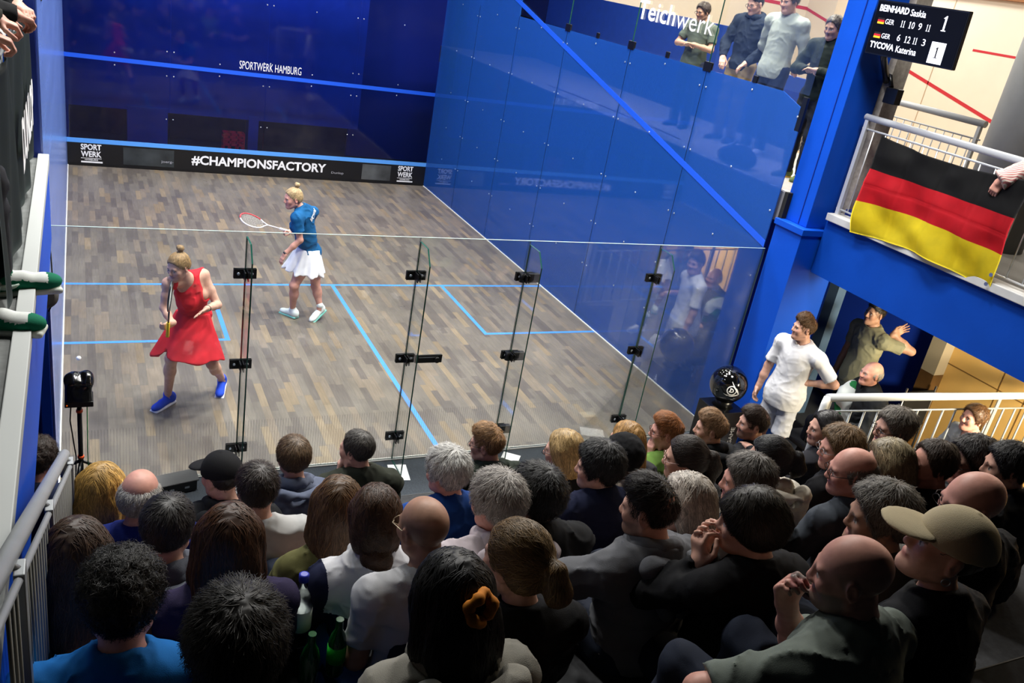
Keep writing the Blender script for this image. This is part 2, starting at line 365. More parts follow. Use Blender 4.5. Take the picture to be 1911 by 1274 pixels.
# right side wall: blue film glass with clear top
wr = struct(empty('wall_right', (6.4, 0, 0)))
M_rf = glass_mat('blue_film_glass', (0.60, 0.66, 0.92), (0.030, 0.175, 0.76), film=0.37, refl=0.85)
M_rc = glass_mat('clear_glass', (0.97, 0.985, 0.975), refl=0.15)
M_edge = mat('green_glass_edge', '#1d4f43', 0.2, spec=.8)
ys = [0.03, 1.64, 3.24, 4.94, 6.56, 8.16, 9.75]
for i in range(6):
    y0, y1 = ys[i] + .004, ys[i + 1] - .004
    if i == 0:
        b = MB().poly([(6.401, y0, 0), (6.401, y1, 0), (6.401, y1, 3.62), (6.401, y0 + .35, 3.62), (6.401, y0, 3.50)], (.011, 0, 0)); b.build('film_panel', M_rf, wr)
    else:
        MB().box((6.401, y0, 0), (6.412, y1, 3.62)).build('film_panel', M_rf, wr)
    if y0 < 5: MB().box((6.403, y0, 3.64), (6.413, y1, 5.0)).build('clear_panel', M_rc, wr)
    else: MB().box((6.401, y0, 3.62), (6.412, y1, 5.0)).build('film_panel', M_rf, wr)
    if 0 < i < 4:
        box('glass_joint', (6.402, ys[i] - .0035, 3.64), (6.414, ys[i] + .0035, 5.0), M_edge, wr)
    if i > 0: box('panel_joint', (6.3995, ys[i] - .003, 0), (6.413, ys[i] + .003, 3.62), M_black, wr)
b = MB().poly([(6.4, 0.03, 2.13), (6.4, 9.75, 4.57), (6.4, 9.75, 4.64), (6.4, 0.03, 2.20)], (-.003, 0, 0)); b.build('out_line', M_tape, wr)
box('wall_base', (6.385, 0.0, 0.0), (6.4, 9.75, 0.010), mat('white_sealant', '#d8d8d2', .6), wr)
for y in ys[1:-1]:
    for z in (0.75, 1.35, 2.0, 2.75, 3.44):
        for d in (-.06, .06): bolt((6.3995, y + d, z), 'X', wr)
for y in (0.83, 2.44, 4.1, 5.75, 7.4, 8.95):
    for z in (0.75, 1.35, 2.0, 2.75, 3.55): bolt((6.3995, y, z), 'X', wr)
for z in (.6, 1.2, 1.8, 2.5, 3.43): bolt((6.3995, 0.09, z), 'X', wr)
# black patch fittings on the clear panels and lettering
for y in (1.64, 3.24, 4.94): MB().box((6.394, y - .07, 3.60), (6.42, y + .07, 3.70), .004).build('patch_fitting', M_black, wr)
for y in (0.83, 2.44, 4.1): MB().box((6.396, y - .03, 3.62), (6.418, y + .03, 3.69), .004).build('patch_fitting', M_black, wr)
MB().box((6.40, 0.03, 3.3), (6.43, 0.09, 3.62), .003).build('patch_fitting', M_black, wr)
text('lettering', 'Teich', 0.80, 0.225, (6.398, 3.24, 3.970), (0, -1, 0), Zu, M_white, wr, bold=.018)
text('lettering', 'werk', 0.72, 0.205, (6.398, 2.41, 3.962), (0, -1, 0), Zu, M_white, wr, bold=.0)

# glass back wall with fins, hinges and the door lock
wb = struct(empty('wall_back', (0, 0, 0)))
M_bg = glass_mat('back_wall_glass', (0.965, 0.985, 0.975), refl=0.65, stripes=True, haze=0.05)  # haze paints pale reflections into the glass; the stripes are print
M_fin = glass_mat('fin_glass', (0.985, 0.995, 0.99), refl=0.28)
xs = [0.005, 1.32, 2.70, 3.715, 5.11, 6.395]
for i in range(5):
    nm = 'glass_door' if i == 2 else 'glass_panel'
    b = MB().box((xs[i] + .004, -.012, 0.006), (xs[i + 1] - .004, 0.0, 2.13))
    for f in b.bm.faces:
        if abs(f.normal.z) > .5 or abs(f.normal.x) > .5: f.material_index = 1
    b.build(nm, [M_bg, M_edge], wb)
box('top_edge', (0.01, -.0122, 2.1295), (6.39, 0.0002, 2.1325), mat('pale_glass_edge', '#a9bdb6', .2), wb)
box('floor_channel', (0, -.03, -.004), (6.4, .012, .006), mat('aluminium_channel', '#b9b8b2', .4, .6), wb)
for x in xs[1:-1]:
    b = MB().poly([(x - .006, -.02, 0), (x - .006, -.29, 0), (x - .006, -.29, 1.98), (x - .006, -.20, 2.10), (x - .006, -.02, 2.10)], (.012, 0, 0))
    b.bm.normal_update()
    for f in b.bm.faces:
        if abs(f.normal.x) < .5: f.material_index = 1
    b.build('glass_fin', [M_fin, M_edge], wb)
    for z in (0.25, 1.03, 1.80):
        dz = x == xs[3]
        br = MB().box((x - .085, -.020, z - .04), (x + .085, -.012, z + .04), .002).box((x - .085, 0.0, z - .04), (x + .085, .008, z + .04), .002)
        br.box((x + .007, -.10, z - .035), (x + .016, -.016, z + .035), .002).box((x - .016, -.10, z - .035), (x - .007, -.016, z + .035), .002)
        if dz:
            br.tube([(x - .03, -.035, z - .04), (x - .03, -.035, z + .04)], .028, 14); br.box((x + .02, -.06, z - .04), (x + .13, -.012, z + .04), .004)
        h = br.build('hinge' if dz else 'bracket', M_black, wb)
        for d in (-.05, .05): bolt((x + d, -.020, z), 'Y', h, .012)
lk = MB().box((2.79, -.03, .985), (3.04, -.012, 1.06), .003).tube([(2.99, -.03, 1.015), (2.99, -.05, 1.015)], .026, 16).build('door_lock', M_black, wb)
box('lock_rail', (2.82, -.034, 1.036), (3.0, -.030, 1.044), M_steel, lk)
# ------------------------------------------------------------------ pillars, balconies, gallery, neighbouring court
M_woodwall = mat('warm_wood_panel', '#cfa761', 0.5, var=.05, vscale=5)
M_beige = mat('beige_court_wall', '#d8cdba', 0.6, var=.03, vscale=2)
M_red = mat('red_court_line', '#b3202c', 0.6)
pr = struct(empty('column_right', (6.7, -.17, 0)))
MB().box((6.5, -.34, 2.46), (6.96, -.0, 5.6), .006).build('column_shaft', M_blue, pr)
MB().box((6.42, -.40, 0.0), (6.98, -.02, 2.44), .006).build('column_base', M_blue, pr)
MB().box((6.40, -.42, 2.40), (7.0, -.01, 2.46), .004).build('column_ledge', M_blue, pr)
MB().box((6.492, -.235, 2.47), (6.4995, -.229, 5.6)).build('column_groove', M_bluedk, pr)
MB().box((6.88, -.42, 2.62), (7.08, -.30, 5.2), .004).build('brick_pier', mat('whitewashed_brick', '#a39b90', .8, var=.2, vscale=26, bump=.6, bscale=30), pr)
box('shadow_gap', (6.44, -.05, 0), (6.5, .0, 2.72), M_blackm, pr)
# right balcony
br_ = struct(empty('balcony_right', (6.7, -3, 2.05)))
box('beam', (6.66, -7.5, 2.04), (6.95, -.42, 2.58), mat('shaded_blue_paint', '#0640a2', .55, spec=.15, var=.06, vscale=3, bump=.08, bscale=25), br_)  # column blue, darkened in the colour for the weaker light on the beam
MB().box((6.62, -7.5, 2.58), (6.82, -.43, 2.65), .006).build('balcony_curb', mat('white_curb', '#b9b9b7', .6, var=.06), br_)
box('deck', (6.82, -7.5, 2.50), (9.4, -.02, 2.60), mat('balcony_deck', '#4a4844', .8), br_)
box('upstand', (6.83, -.9, 2.6), (7.9, -.45, 2.7), M_bluedk, br_)
# gallery beside the court
ga = struct(empty('gallery', (7.5, 4, 2.6)))
M_deck = mat('pale_gallery_floor', '#a8a298', .8, var=.08)
box('deck', (6.46, -.0, 2.60), (8.62, 9.9, 2.72), M_deck, ga)
box('deck_face', (6.44, -.0, 2.42), (6.459, 9.9, 2.715), mat('pale_nosing', '#77777a', .7), ga)
for k in range(60):
    y = 0.02 + k * .10
    if k % 2 == 0: box('edge_stripe', (6.462, y, 2.7202), (6.515, y + .05, 2.7215), M_white, ga)
box('under_wall', (6.55, .05, 0), (6.62, 9.9, 2.42), mat('blue_block_wall', '#0c3aa6', .6, var=.08, vscale=1.2), ga)
# room under the balcony
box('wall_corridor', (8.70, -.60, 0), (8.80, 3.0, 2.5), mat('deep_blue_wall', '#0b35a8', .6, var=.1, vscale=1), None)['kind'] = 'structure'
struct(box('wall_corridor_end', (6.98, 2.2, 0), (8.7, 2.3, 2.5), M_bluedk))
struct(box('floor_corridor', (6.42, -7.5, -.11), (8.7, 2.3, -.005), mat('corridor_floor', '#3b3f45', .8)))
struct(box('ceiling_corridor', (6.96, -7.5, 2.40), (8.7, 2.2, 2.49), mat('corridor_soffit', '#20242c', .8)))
pp = struct(box('trim_1', (7.85, .20, 0), (7.98, .34, 2.4), mat('grey_blue_post', '#5c7898', .5)))
struct(box('trim_2', (7.5, .45, 0), (7.62, .75, 2.4), M_blackm))
cw = struct(empty('wall_neighbour_side', (8.75, -3, 0)))
box('jamb', (8.60, -.78, 0.98), (8.80, -.60, 2.5), mat('pale_jamb', '#a79b84', .6), cw)
box('jamb_base', (8.60, -.78, 0.0), (8.80, -.60, 0.98), mat('brown_wood', '#5b4020', .5, var=.2), cw)
box('wood_panelling', (8.76, -7.5, 0), (8.82, -.78, 2.5), M_woodwall, cw)
for z in (1.12,): box('panel_groove', (8.756, -7.5, z), (8.761, -.78, z + .012), mat('panel_groove', '#7a5a2a', .6), cw)
for y in (-1.42, -1.72, -2.5): box('panel_groove', (8.756, y, 0), (8.761, y + .01, 2.5), mat('panel_groove', '#7a5a2a', .6), cw)
MB().box((8.735, -1.36, 1.50), (8.757, -1.20, 1.62), .004).build('latch_plate', M_steel, cw)
# neighbouring court
nc = struct(empty('wall_neighbour_court', (15, 5, 0)))
box('side_panel', (15.0, -1, 0), (15.1, 9.75, 6.5), M_beige, nc)
box('front_panel', (8.7, 9.75, 0), (15.1, 9.85, 6.5), M_beige, nc)
MB().poly([(14.998, 0, 2.13), (14.998, 9.75, 4.57), (14.998, 9.75, 4.63), (14.998, 0, 2.20)], (-.002, 0, 0)).build('out_line', M_red, nc)
box('out_line', (8.7, 9.744, 4.57), (15, 9.749, 4.64), M_red, nc)
box('far_panel', (15.0, -7.5, 0), (15.1, -1.0, 6.5), M_beige, nc)
for y in (5.9, 2.6, -.8): box('panel_seam', (14.996, y, 0), (15.0, y + .02, 6.5), mat('panel_seam', '#a8957a', .6), nc)
box('wood_header', (14.9, -7.5, 5.25), (15.0, 9.75, 6.5), mat('brown_header', '#8a5a30', .6), nc)
box('side_line', (14.996, -2, 4.34), (15.0, 5.2, 4.38), M_red, nc)
struct(box('floor_neighbour', (8.82, -7.5, -.1), (15.0, 9.75, 0.0), wood_floor_mat('light_court_floor', [(0, '#c79f63'), (.4, '#d0a96c'), (.7, '#bd9457')], rough=.4)))
box('gallery_side_wall', (8.62, 3.2, 0), (8.72, 9.75, 2.72), M_beige, nc)
# blue low wall at the rear of the gallery
box('rear_parapet', (8.5, 3.05, 2.72), (8.6, 9.75, 4.05), mat('blue_parapet', '#0a2c74', .5, var=.1), ga)
b = MB().poly([(8.5, 3.05, 2.72), (8.6, 3.05, 2.72), (8.6, 2.3, 2.72), (8.5, 2.3, 2.72)], (0, 0, .9)); b.build('rear_parapet_end', mat('blue_parapet', '#0a2c74', .5, var=.1), ga)

def railing(name, p0, p1, label, z0=None, rail_r=.03, bars=.12, low=.1, gap=.12, m_rail=None, m_bar=None, posts=(), bar_r=.007, post_half=(.02, .02), top_bar=True, bar_list=None):
    """railing from p0 to p1 (points on the hand rail); low / gap measured down from it"""
    m_rail = m_rail or M_silver; m_bar = m_bar or M_silver
    p0 = Vector(p0); p1 = Vector(p1); e = empty(name, ((p0.x + p1.x) / 2, (p0.y + p1.y) / 2, min(p0.z, p1.z) - low), label, 'railing')
    MB().tube([p0, p1], rail_r, 16).build('handrail', m_rail, e)
    dz = Vector((0, 0, 1)); L = (p1 - p0).length; n = max(2, int(L / bars))
    if top_bar: MB().tube([p0 - dz * gap, p1 - dz * gap], .009, 8).build('upper_bar', m_bar, e)
    MB().tube([p0 - dz * (low - .06), p1 - dz * (low - .06)], .009, 8).build('lower_bar', m_bar, e)
    for i in range(1, n):
        q = p0.lerp(p1, i / n); MB().tube([q - dz * gap, q - dz * (low - .06)], bar_r, 8).build('bar', m_bar, e)
    for t in posts:
        q = p0.lerp(p1, t); a = Vector((post_half[0], post_half[1], 0)); MB().box(q - dz * low - a, q - dz * .02 + a, .003).build('post', m_bar, e)
    return e
rr = railing('balcony_railing', (6.72, -7.0, 3.57), (6.72, -.43, 3.57), 'silver balcony railing on the white curb, the flag hanging from it', low=.93, gap=.10, posts=(.02, .5, .74, .995), bars=.14, bar_r=.006)
ri = railing('gallery_railing', (8.55, -.30, 3.63), (8.55, 2.25, 3.63), 'grey railing along the far side of the gallery', low=.92, gap=.16, posts=(.02, .98), m_rail=mat('dark_grey_rail', '#7d7f80', .5), m_bar=mat('dark_grey_rail', '#7d7f80', .5), bars=.11, rail_r=.035)
tag(ri, 'grey railing with thin bars along the far side of the gallery', 'railing')
cyl = tag(MB().lathe([(.34, 0), (.34, 2.9)], (8.15, -1.05, 2.6), 28).build('round_column', mat('grey_column', '#6f7172', .6, var=.05), None), 'thick round grey column behind the balcony railing', 'column')

# left balcony
bl = struct(empty('balcony_left', (-.4, -2.5, 2.05)))
box('beam', (-.30, -5.2, 2.05), (0.028, -.05, 2.57), M_blue, bl)
MB().box((-.03, -5.2, 2.57), (0.034, -.03, 2.63), .004).build('balcony_curb', mat('white_curb_left', '#b4b8b6', .5), bl)
box('deck', (-2.6, -5.2, 2.48), (-.03, 1.0, 2.60), mat('left_deck', '#6f7270', .8, var=.2, vscale=20), bl)
struct(box('wall_left_outer', (-.80, -1.6, 0), (-.72, 3, 2.5), M_bluedk))
struct(box('wall_stand_left', (-.24, -6.2, 0), (-.20, -1.6, 2.05), mat('navy_side_wall', '#0c1f5e', .6)))
pl = struct(box('column_left', (-.20, -.03, 2.62), (-.075, .30, 5.6), M_blue))
struct(box('column_left_side', (-.085, -.05, 0.0), (-.02, -.0, 2.05), M_blue))
lr = railing('left_balcony_railing', (-.10, -4.6, 3.58), (-.10, -.05, 3.58), 'white railing of the left balcony above the green sneakers', low=.98, gap=.10, posts=(.05, .5, .99), bars=.5, m_rail=mat('white_rail', '#dcdcd4', .4))

# stand: stepped seating
ST = []
TIER = [(-1.05 - .8 * i, .34 + .38 * i) for i in range(6)]
for i, (y, z) in enumerate(TIER):
    y1 = TIER[i + 1][0] if i + 1 < len(TIER) else -6.4
    s = struct(box('stand_step', (0.17 if i else 0.35, y1, -.05), (6.05, y, z), M_conc)); ST.append(s)
    box('nosing', (0.17 if i else 0.35, y - .001, z - .04), (6.05, y + .004, z + .002), mat('step_nosing', '#4a4b4d', .6), s)
# ------------------------------------------------------------------ bodies: implicit surfaces polygonised on a rectilinear grid
f32 = np.float32
def vhash(i, j, k):
    h = (i * 374761393 + j * 668265263 + k * 2147483647 * 3 + 1274126177) & 0xffffffff
    h = ((h ^ (h >> 13)) * 1274126177) & 0xffffffff
    return ((h ^ (h >> 16)) & 0xffff).astype(f32) / 32767.5 - 1
def vnoise(p):
    """value noise in -1..1 on points (n,3)"""
    i = np.floor(p).astype(np.int64); f = (p - i).astype(f32); f = f * f * (3 - 2 * f)
    r = 0
    for a in (0, 1):
        for b in (0, 1):
            for c in (0, 1):
                w = (f[:, 0] if a else 1 - f[:, 0]) * (f[:, 1] if b else 1 - f[:, 1]) * (f[:, 2] if c else 1 - f[:, 2])
                r = r + w * vhash(i[:, 0] + a, i[:, 1] + b, i[:, 2] + c)
    return r
def V(*a): return np.array(a, float)
def nrm(v): v = np.asarray(v, float); return v / max(np.linalg.norm(v), 1e-9)
class Prim:
    __slots__ = ('kind', 'a', 'b', 'ra', 'rb', 'R', 'k', 'op', 'lo', 'hi', 'cuts')
    def __init__(s, kind, a, b=None, ra=0, rb=0, R=None, k=.02, op='u', cuts=()):
        s.kind, s.a, s.b, s.ra, s.rb, s.R, s.k, s.op, s.cuts = kind, np.asarray(a, float), None if b is None else np.asarray(b, float), ra, rb, R, k, op, cuts
        if kind == 'c':
            s.lo = np.minimum(s.a - ra, s.b - rb); s.hi = np.maximum(s.a + ra, s.b + rb)
        else:
            r = np.asarray(ra, float); e = np.sqrt(((R * r[None, :]) ** 2).sum(1)) if R is not None else r
            s.ra = r; s.lo = s.a - e; s.hi = s.a + e
    def grow(s, t, k=None):
        q = Prim(s.kind, s.a, s.b, s.ra + t, s.rb + t if s.kind == 'c' else 0, s.R, s.k if k is None else k, s.op, s.cuts); return q
    def ev(s, X, Y, Z):
        if s.kind == 'c':
            ab = s.b - s.a; l2 = max(float(ab @ ab), 1e-9)
            dx, dy, dz = X - s.a[0], Y - s.a[1], Z - s.a[2]
            t = np.clip((dx * ab[0] + dy * ab[1] + dz * ab[2]) / l2, 0, 1)
            d = np.sqrt((dx - t * ab[0]) ** 2 + (dy - t * ab[1]) ** 2 + (dz - t * ab[2]) ** 2) - (s.ra + (s.rb - s.ra) * t)
        else:
            dx, dy, dz = X - s.a[0], Y - s.a[1], Z - s.a[2]
            if s.R is not None:
                R = s.R
                u = dx * R[0, 0] + dy * R[1, 0] + dz * R[2, 0]; v = dx * R[0, 1] + dy * R[1, 1] + dz * R[2, 1]; w = dx * R[0, 2] + dy * R[1, 2] + dz * R[2, 2]
            else: u, v, w = dx, dy, dz
            r = s.ra
            if s.kind == 'e':
                k0 = np.sqrt((u / r[0]) ** 2 + (v / r[1]) ** 2 + (w / r[2]) ** 2); k1 = np.sqrt((u / r[0] ** 2) ** 2 + (v / r[1] ** 2) ** 2 + (w / r[2] ** 2) ** 2)
                d = k0 * (k0 - 1) / np.maximum(k1, 1e-6)
            else:   # rounded box
                q = s.rb; qx, qy, qz = np.abs(u) - r[0] + q, np.abs(v) - r[1] + q, np.abs(w) - r[2] + q
                d = np.sqrt(np.maximum(qx, 0) ** 2 + np.maximum(qy, 0) ** 2 + np.maximum(qz, 0) ** 2) + np.minimum(np.maximum(qx, np.maximum(qy, qz)), 0) - q
        for (pt, n) in s.cuts: d = np.maximum(d, (X - pt[0]) * n[0] + (Y - pt[1]) * n[1] + (Z - pt[2]) * n[2])
        return d.astype(f32)
def cap(a, b, ra, rb=None, k=.02, **kw): return Prim('c', a, b, ra, ra if rb is None else rb, k=k, **kw)
def ell(c, r, R=None, k=.02, **kw): return Prim('e', c, None, V(*r), 0, R, k, **kw)
def rbx(c, r, rad, R=None, k=.01, **kw):
    p = Prim('b', c, None, V(*r), 0, R, k, **kw); p.rb = rad; return p
def axis(lo, hi, res, fine):
    """grid coordinates lo..hi at step res, finer inside the (a,b,step) intervals"""
    out = [lo]; x = lo
    while x < hi:
        h = res
        for (a, b, st) in fine:
            if a - st * 2 <= x <= b: h = min(h, st)
            elif x < a and x + h > a: h = max(min(h, a - x), st)
        x += h; out.append(x)
    return np.array(out, f32)
def polygonise(prims, res, fine=(), disp=None, post=None, bounds=None):
    lo = np.min([p.lo for p in prims if p.op == 'u'], 0) - 3 * res; hi = np.max([p.hi for p in prims if p.op == 'u'], 0) + 3 * res
    if bounds is not None: lo = np.maximum(lo, bounds[0]); hi = np.minimum(hi, bounds[1])
    ax = [axis(lo[i], hi[i], res, [(f[0][i], f[1][i], f[2]) for f in fine]) for i in range(3)]
    D = np.full([len(a) for a in ax], 0.3, f32)
    for p in prims:
        m = p.k + 2.5 * res; sl = []
        for i in range(3):
            a = max(np.searchsorted(ax[i], p.lo[i] - m) - 1, 0); b = np.searchsorted(ax[i], p.hi[i] + m) + 1; sl.append(slice(a, b))
        X = ax[0][sl[0]][:, None, None]; Y = ax[1][sl[1]][None, :, None]; Z = ax[2][sl[2]][None, None, :]
        if 0 in (X.size, Y.size, Z.size): continue
        d = p.ev(X, Y, Z); S = D[tuple(sl)]
        if p.op == 'u':
            h = np.maximum(p.k - np.abs(S - d), 0) / max(p.k, 1e-6); D[tuple(sl)] = np.minimum(S, d) - h * h * p.k * .25
        else:
            h = np.maximum(p.k - np.abs(S + d), 0) / max(p.k, 1e-6); D[tuple(sl)] = np.maximum(S, -d) + h * h * p.k * .25
    if disp is not None or post is not None:
        band = np.argwhere(np.abs(D) < 0.05)
        P = np.stack([ax[i][band[:, i]] for i in range(3)], 1); v = D[band[:, 0], band[:, 1], band[:, 2]]
        if disp is not None: v = v + disp(P)
        D[band[:, 0], band[:, 1], band[:, 2]] = v
        if post is not None:
            X, Y, Z = ax[0][:, None, None], ax[1][None, :, None], ax[2][None, None, :]
            D = post(X, Y, Z, D).astype(f32)
    return surfnet(ax, D)
def surfnet(ax, D):
    s = D < 0
    c = np.zeros([n - 1 for n in D.shape], np.int8)
    for a in (0, 1):
        for b in (0, 1):
            for e in (0, 1): c += s[a:a + c.shape[0], b:b + c.shape[1], e:e + c.shape[2]]
    act = (c > 0) & (c < 8); I = np.argwhere(act); n = len(I)
    if n == 0: return np.zeros((0, 3)), np.zeros((0, 4), int)
    idx = np.full(c.shape, -1, np.int64); idx[act] = np.arange(n)
    acc = np.zeros((n, 3), np.float64); cnt = np.zeros(n)
    off = [(a, b, e) for a in (0, 1) for b in (0, 1) for e in (0, 1)]
    for o in off:
        for d in range(3):
            if o[d]: continue
            q = list(o); q[d] = 1
            i1 = I + o; i2 = I + q; d1 = D[i1[:, 0], i1[:, 1], i1[:, 2]]; d2 = D[i2[:, 0], i2[:, 1], i2[:, 2]]
            m = (d1 < 0) != (d2 < 0)
            if not m.any(): continue
            t = d1[m] / (d1[m] - d2[m]); p = np.stack([ax[j][i1[m, j]] for j in range(3)], 1).astype(float)
            p[:, d] += t * (ax[d][i2[m, d]] - ax[d][i1[m, d]]); acc[m] += p; cnt[m] += 1
    vert = acc / np.maximum(cnt, 1)[:, None]
    faces = []
    for d in range(3):
        e1, e2 = (d + 1) % 3, (d + 2) % 3
        A = [slice(None)] * 3; Bq = [slice(None)] * 3; A[d] = slice(0, -1); Bq[d] = slice(1, None)
        for q in (e1, e2): A[q] = slice(1, -1); Bq[q] = slice(1, -1)
        sa, sb = s[tuple(A)], s[tuple(Bq)]; ch = np.argwhere(sa != sb)
        if len(ch) == 0: continue
        base = ch.copy(); base[:, e1] += 1; base[:, e2] += 1
        def cell(u, v):
            k = base.copy(); k[:, e1] += u; k[:, e2] += v; return idx[k[:, 0], k[:, 1], k[:, 2]]
        q = np.stack([cell(-1, -1), cell(0, -1), cell(0, 0), cell(-1, 0)], 1)
        fl = ~sa[ch[:, 0], ch[:, 1], ch[:, 2]]; q[fl] = q[fl][:, ::-1]
        q = q[(q >= 0).all(1)]; faces.append(q)
    return vert, np.concatenate(faces)
def to_mesh(name, v, f, mats, parent=None, tint=None, base=None, smooth=2):
    if smooth and len(v):
        e = np.concatenate([f[:, [0, 1]], f[:, [1, 2]], f[:, [2, 3]], f[:, [3, 0]]])
        deg = np.bincount(e.ravel(), minlength=len(v)).astype(float)
        for it in range(smooth):
            acc = np.stack([np.bincount(np.concatenate([e[:, 0], e[:, 1]]), np.concatenate([v[e[:, 1], i], v[e[:, 0], i]]), len(v)) for i in range(3)], 1)
            v = v + (0.5 if it % 2 == 0 else -0.3) * (acc / np.maximum(deg, 1)[:, None] - v)
    me = bpy.data.meshes.new(name)
    vv = v - (np.asarray(base) if base is not None else 0)
    me.from_pydata(vv.astype(f32), [], f)
    me.polygons.foreach_set('use_smooth', np.ones(len(me.polygons), bool))
    if tint is not None:
        a = me.attributes.new('tint', 'FLOAT_COLOR', 'POINT'); a.data.foreach_set('color', np.concatenate([tint, np.ones((len(v), 1))], 1).astype(f32).ravel())
    me.update()
    return link(name, me, mats, parent)
def rotz(a): c, s = math.cos(a), math.sin(a); return np.array([[c, -s, 0], [s, c, 0], [0, 0, 1.]])
def rotx(a): c, s = math.cos(a), math.sin(a); return np.array([[1, 0, 0], [0, c, -s], [0, s, c]])
def roty(a): c, s = math.cos(a), math.sin(a); return np.array([[c, 0, s], [0, 1, 0], [-s, 0, c]])

# ---- head (local frame: x right, y forward, z up; origin at the middle of the head)
def head_prims(C, R, s=1.0, female=False, ears=True, chin=1.0, nose=1.0, fat=1.0, detail=True):
    def T(*p): return C + R @ (np.array(p) * s)
    o = []
    def e(c, r, k=.02, op='u', Rl=None): o.append(ell(T(*c), [q * s for q in r], R if Rl is None else R @ Rl, k * s, op=op))
    def c(a, b, ra, rb=None, k=.02, op='u'): o.append(cap(T(*a), T(*b), ra * s, (ra if rb is None else rb) * s, k * s, op=op))
    e((0, -.014, .032), (.0765, .097, .087), 0)
    e((0, .030, -.022), (.063 * fat, .062, .082), .035)
    e((0, .050, -.082), (.040 * fat, .036, .034), .03)
    for x in (-1, 1):
        c((x * .056 * fat, .0, -.058), (x * .020, .066 * chin, -.094), .018 * fat, .016, .03)
        e((x * .040, .066, -.024), (.024 * fat, .022, .026), .025)
    c((0, .078, -.096), (0, .080, -.090), .018 if female else .021, None, .02)
    if detail:
        c((-.036, .080, .020), (.036, .080, .020), .011, None, .018)
        c((0, .088, .014), (0, .106 * nose, -.024), .009, .0125, .014)
        for x in (-1, 1):
            e((x * .012, .098, -.030), (.009, .012, .008), .008)
            e((x * .031, .096, .002), (.018, .013, .011), .014, 's')
            e((x * .031, .078, .001), (.0125, .0125, .0125), .003)
        e((0, .090, -.055), (.024, .011, .0062), .006); e((0, .088, -.064), (.021, .011, .0070), .006)
        e((0, .0985, -.0592), (.022, .006, .0016), .004, 's')
    if ears:
        for x in (-1, 1):
            Rl = rotz(-x * .45) @ rotx(-.15)
            e((x * .078, -.008, -.008), (.011, .020, .033), .010, 'u', Rl); e((x * .088, -.006, -.006), (.006, .011, .020), .006, 's', Rl)
    return o
# ---- hand: wrist point, direction of the fingers d, palm normal n (pointing out of the palm), side +1 right / -1 left
def hand_prims(w, d, n, side=1, curl=0.5, spread=.06, s=1.0, thumb=.6, palm_len=.088, curls=None):
    d = nrm(d); n = nrm(n - d * (np.asarray(n) @ d)); x = np.cross(d, n) * side   # towards the thumb
    R = np.stack([x, d, n], 1); o = []
    P = lambda a, b, c: w + R @ (np.array([a, b, c]) * s)
    o.append(cap(P(0, -.02, 0), P(0, .02, 0), .027 * s, .029 * s, k=.02))
    o.append(rbx(P(.0, .048 * s / s, 0), (.040 * s, .046 * s, .0135 * s), .012 * s, R, k=.016))
    o.append(ell(P(.024, .03, .008), (.018 * s, .03 * s, .014 * s), R, k=.01))
    xs = (.029, .0105, -.0085, -.027); Ls = (.072, .080, .074, .058); rs = (.0092, .0095, .009, .0082)
    for i in range(4):
        cu = curls[i] if curls else curl; a = np.array([xs[i], palm_len, 0.]); ang = 0.0; px = P(*a); sp = (1.5 - i) * spread
        for j, fr in enumerate((.45, .32, .25)):
            ang += cu * (0.75, 1.0, .7)[j]
            dirv = np.array([sp * math.cos(ang), math.cos(ang), math.sin(ang)]); b = a + dirv * Ls[i] * fr
            o.append(cap(P(*a), P(*b), rs[i] * s * (1 - .08 * j), rs[i] * s * (1 - .08 * (j + 1)), k=.004)); a = b
    a = np.array([.032, .018, .006]); b = np.array([.058, .048, .012 + .02 * thumb]); c2 = b + np.array([.012 - .02 * thumb, .026, .018 * thumb]); e2 = c2 + np.array([.002 - .016 * thumb, .022, .012 * thumb])
    o += [cap(P(*a), P(*b), .0135 * s, .011 * s, k=.01), cap(P(*b), P(*c2), .0108 * s, .010 * s, k=.004), cap(P(*c2), P(*e2), .010 * s, .0085 * s, k=.004)]
    return o
# ------------------------------------------------------------------ people
SKIN = {'fair': (.58, .33, .245), 'pink': (.60, .30, .23), 'tan': (.44, .245, .165), 'olive': (.40, .225, .15), 'dark': (.07, .035, .022)}
M_skin = mat('skin', (.5, .3, .2), 0.5, spec=.35, tint=True, var=.10, vscale=35)
def cloth(col, name='cloth', rough=.85, var=.10, weave=.12): return mat(name, col, rough, spec=.2, var=var, vscale=7, bump=weave, bscale=420)
def hairm(col, rough=.5): return mat('hair', col, rough, spec=.4, var=.22, vscale=40, tint=True)
def seg(a, d, l): return a + nrm(d) * l
def fit_elbow(sh, wr, pole, ua, fa):
    d = wr - sh; L = np.linalg.norm(d); L2 = min(L, (ua + fa) * .998); dn = d / max(L, 1e-6)
    a = (ua * ua - fa * fa + L2 * L2) / (2 * L2); h = math.sqrt(max(ua * ua - a * a, 1e-5)); pv = pole - dn * (pole @ dn)
    return sh + dn * a + nrm(pv) * h
HIPH = .66
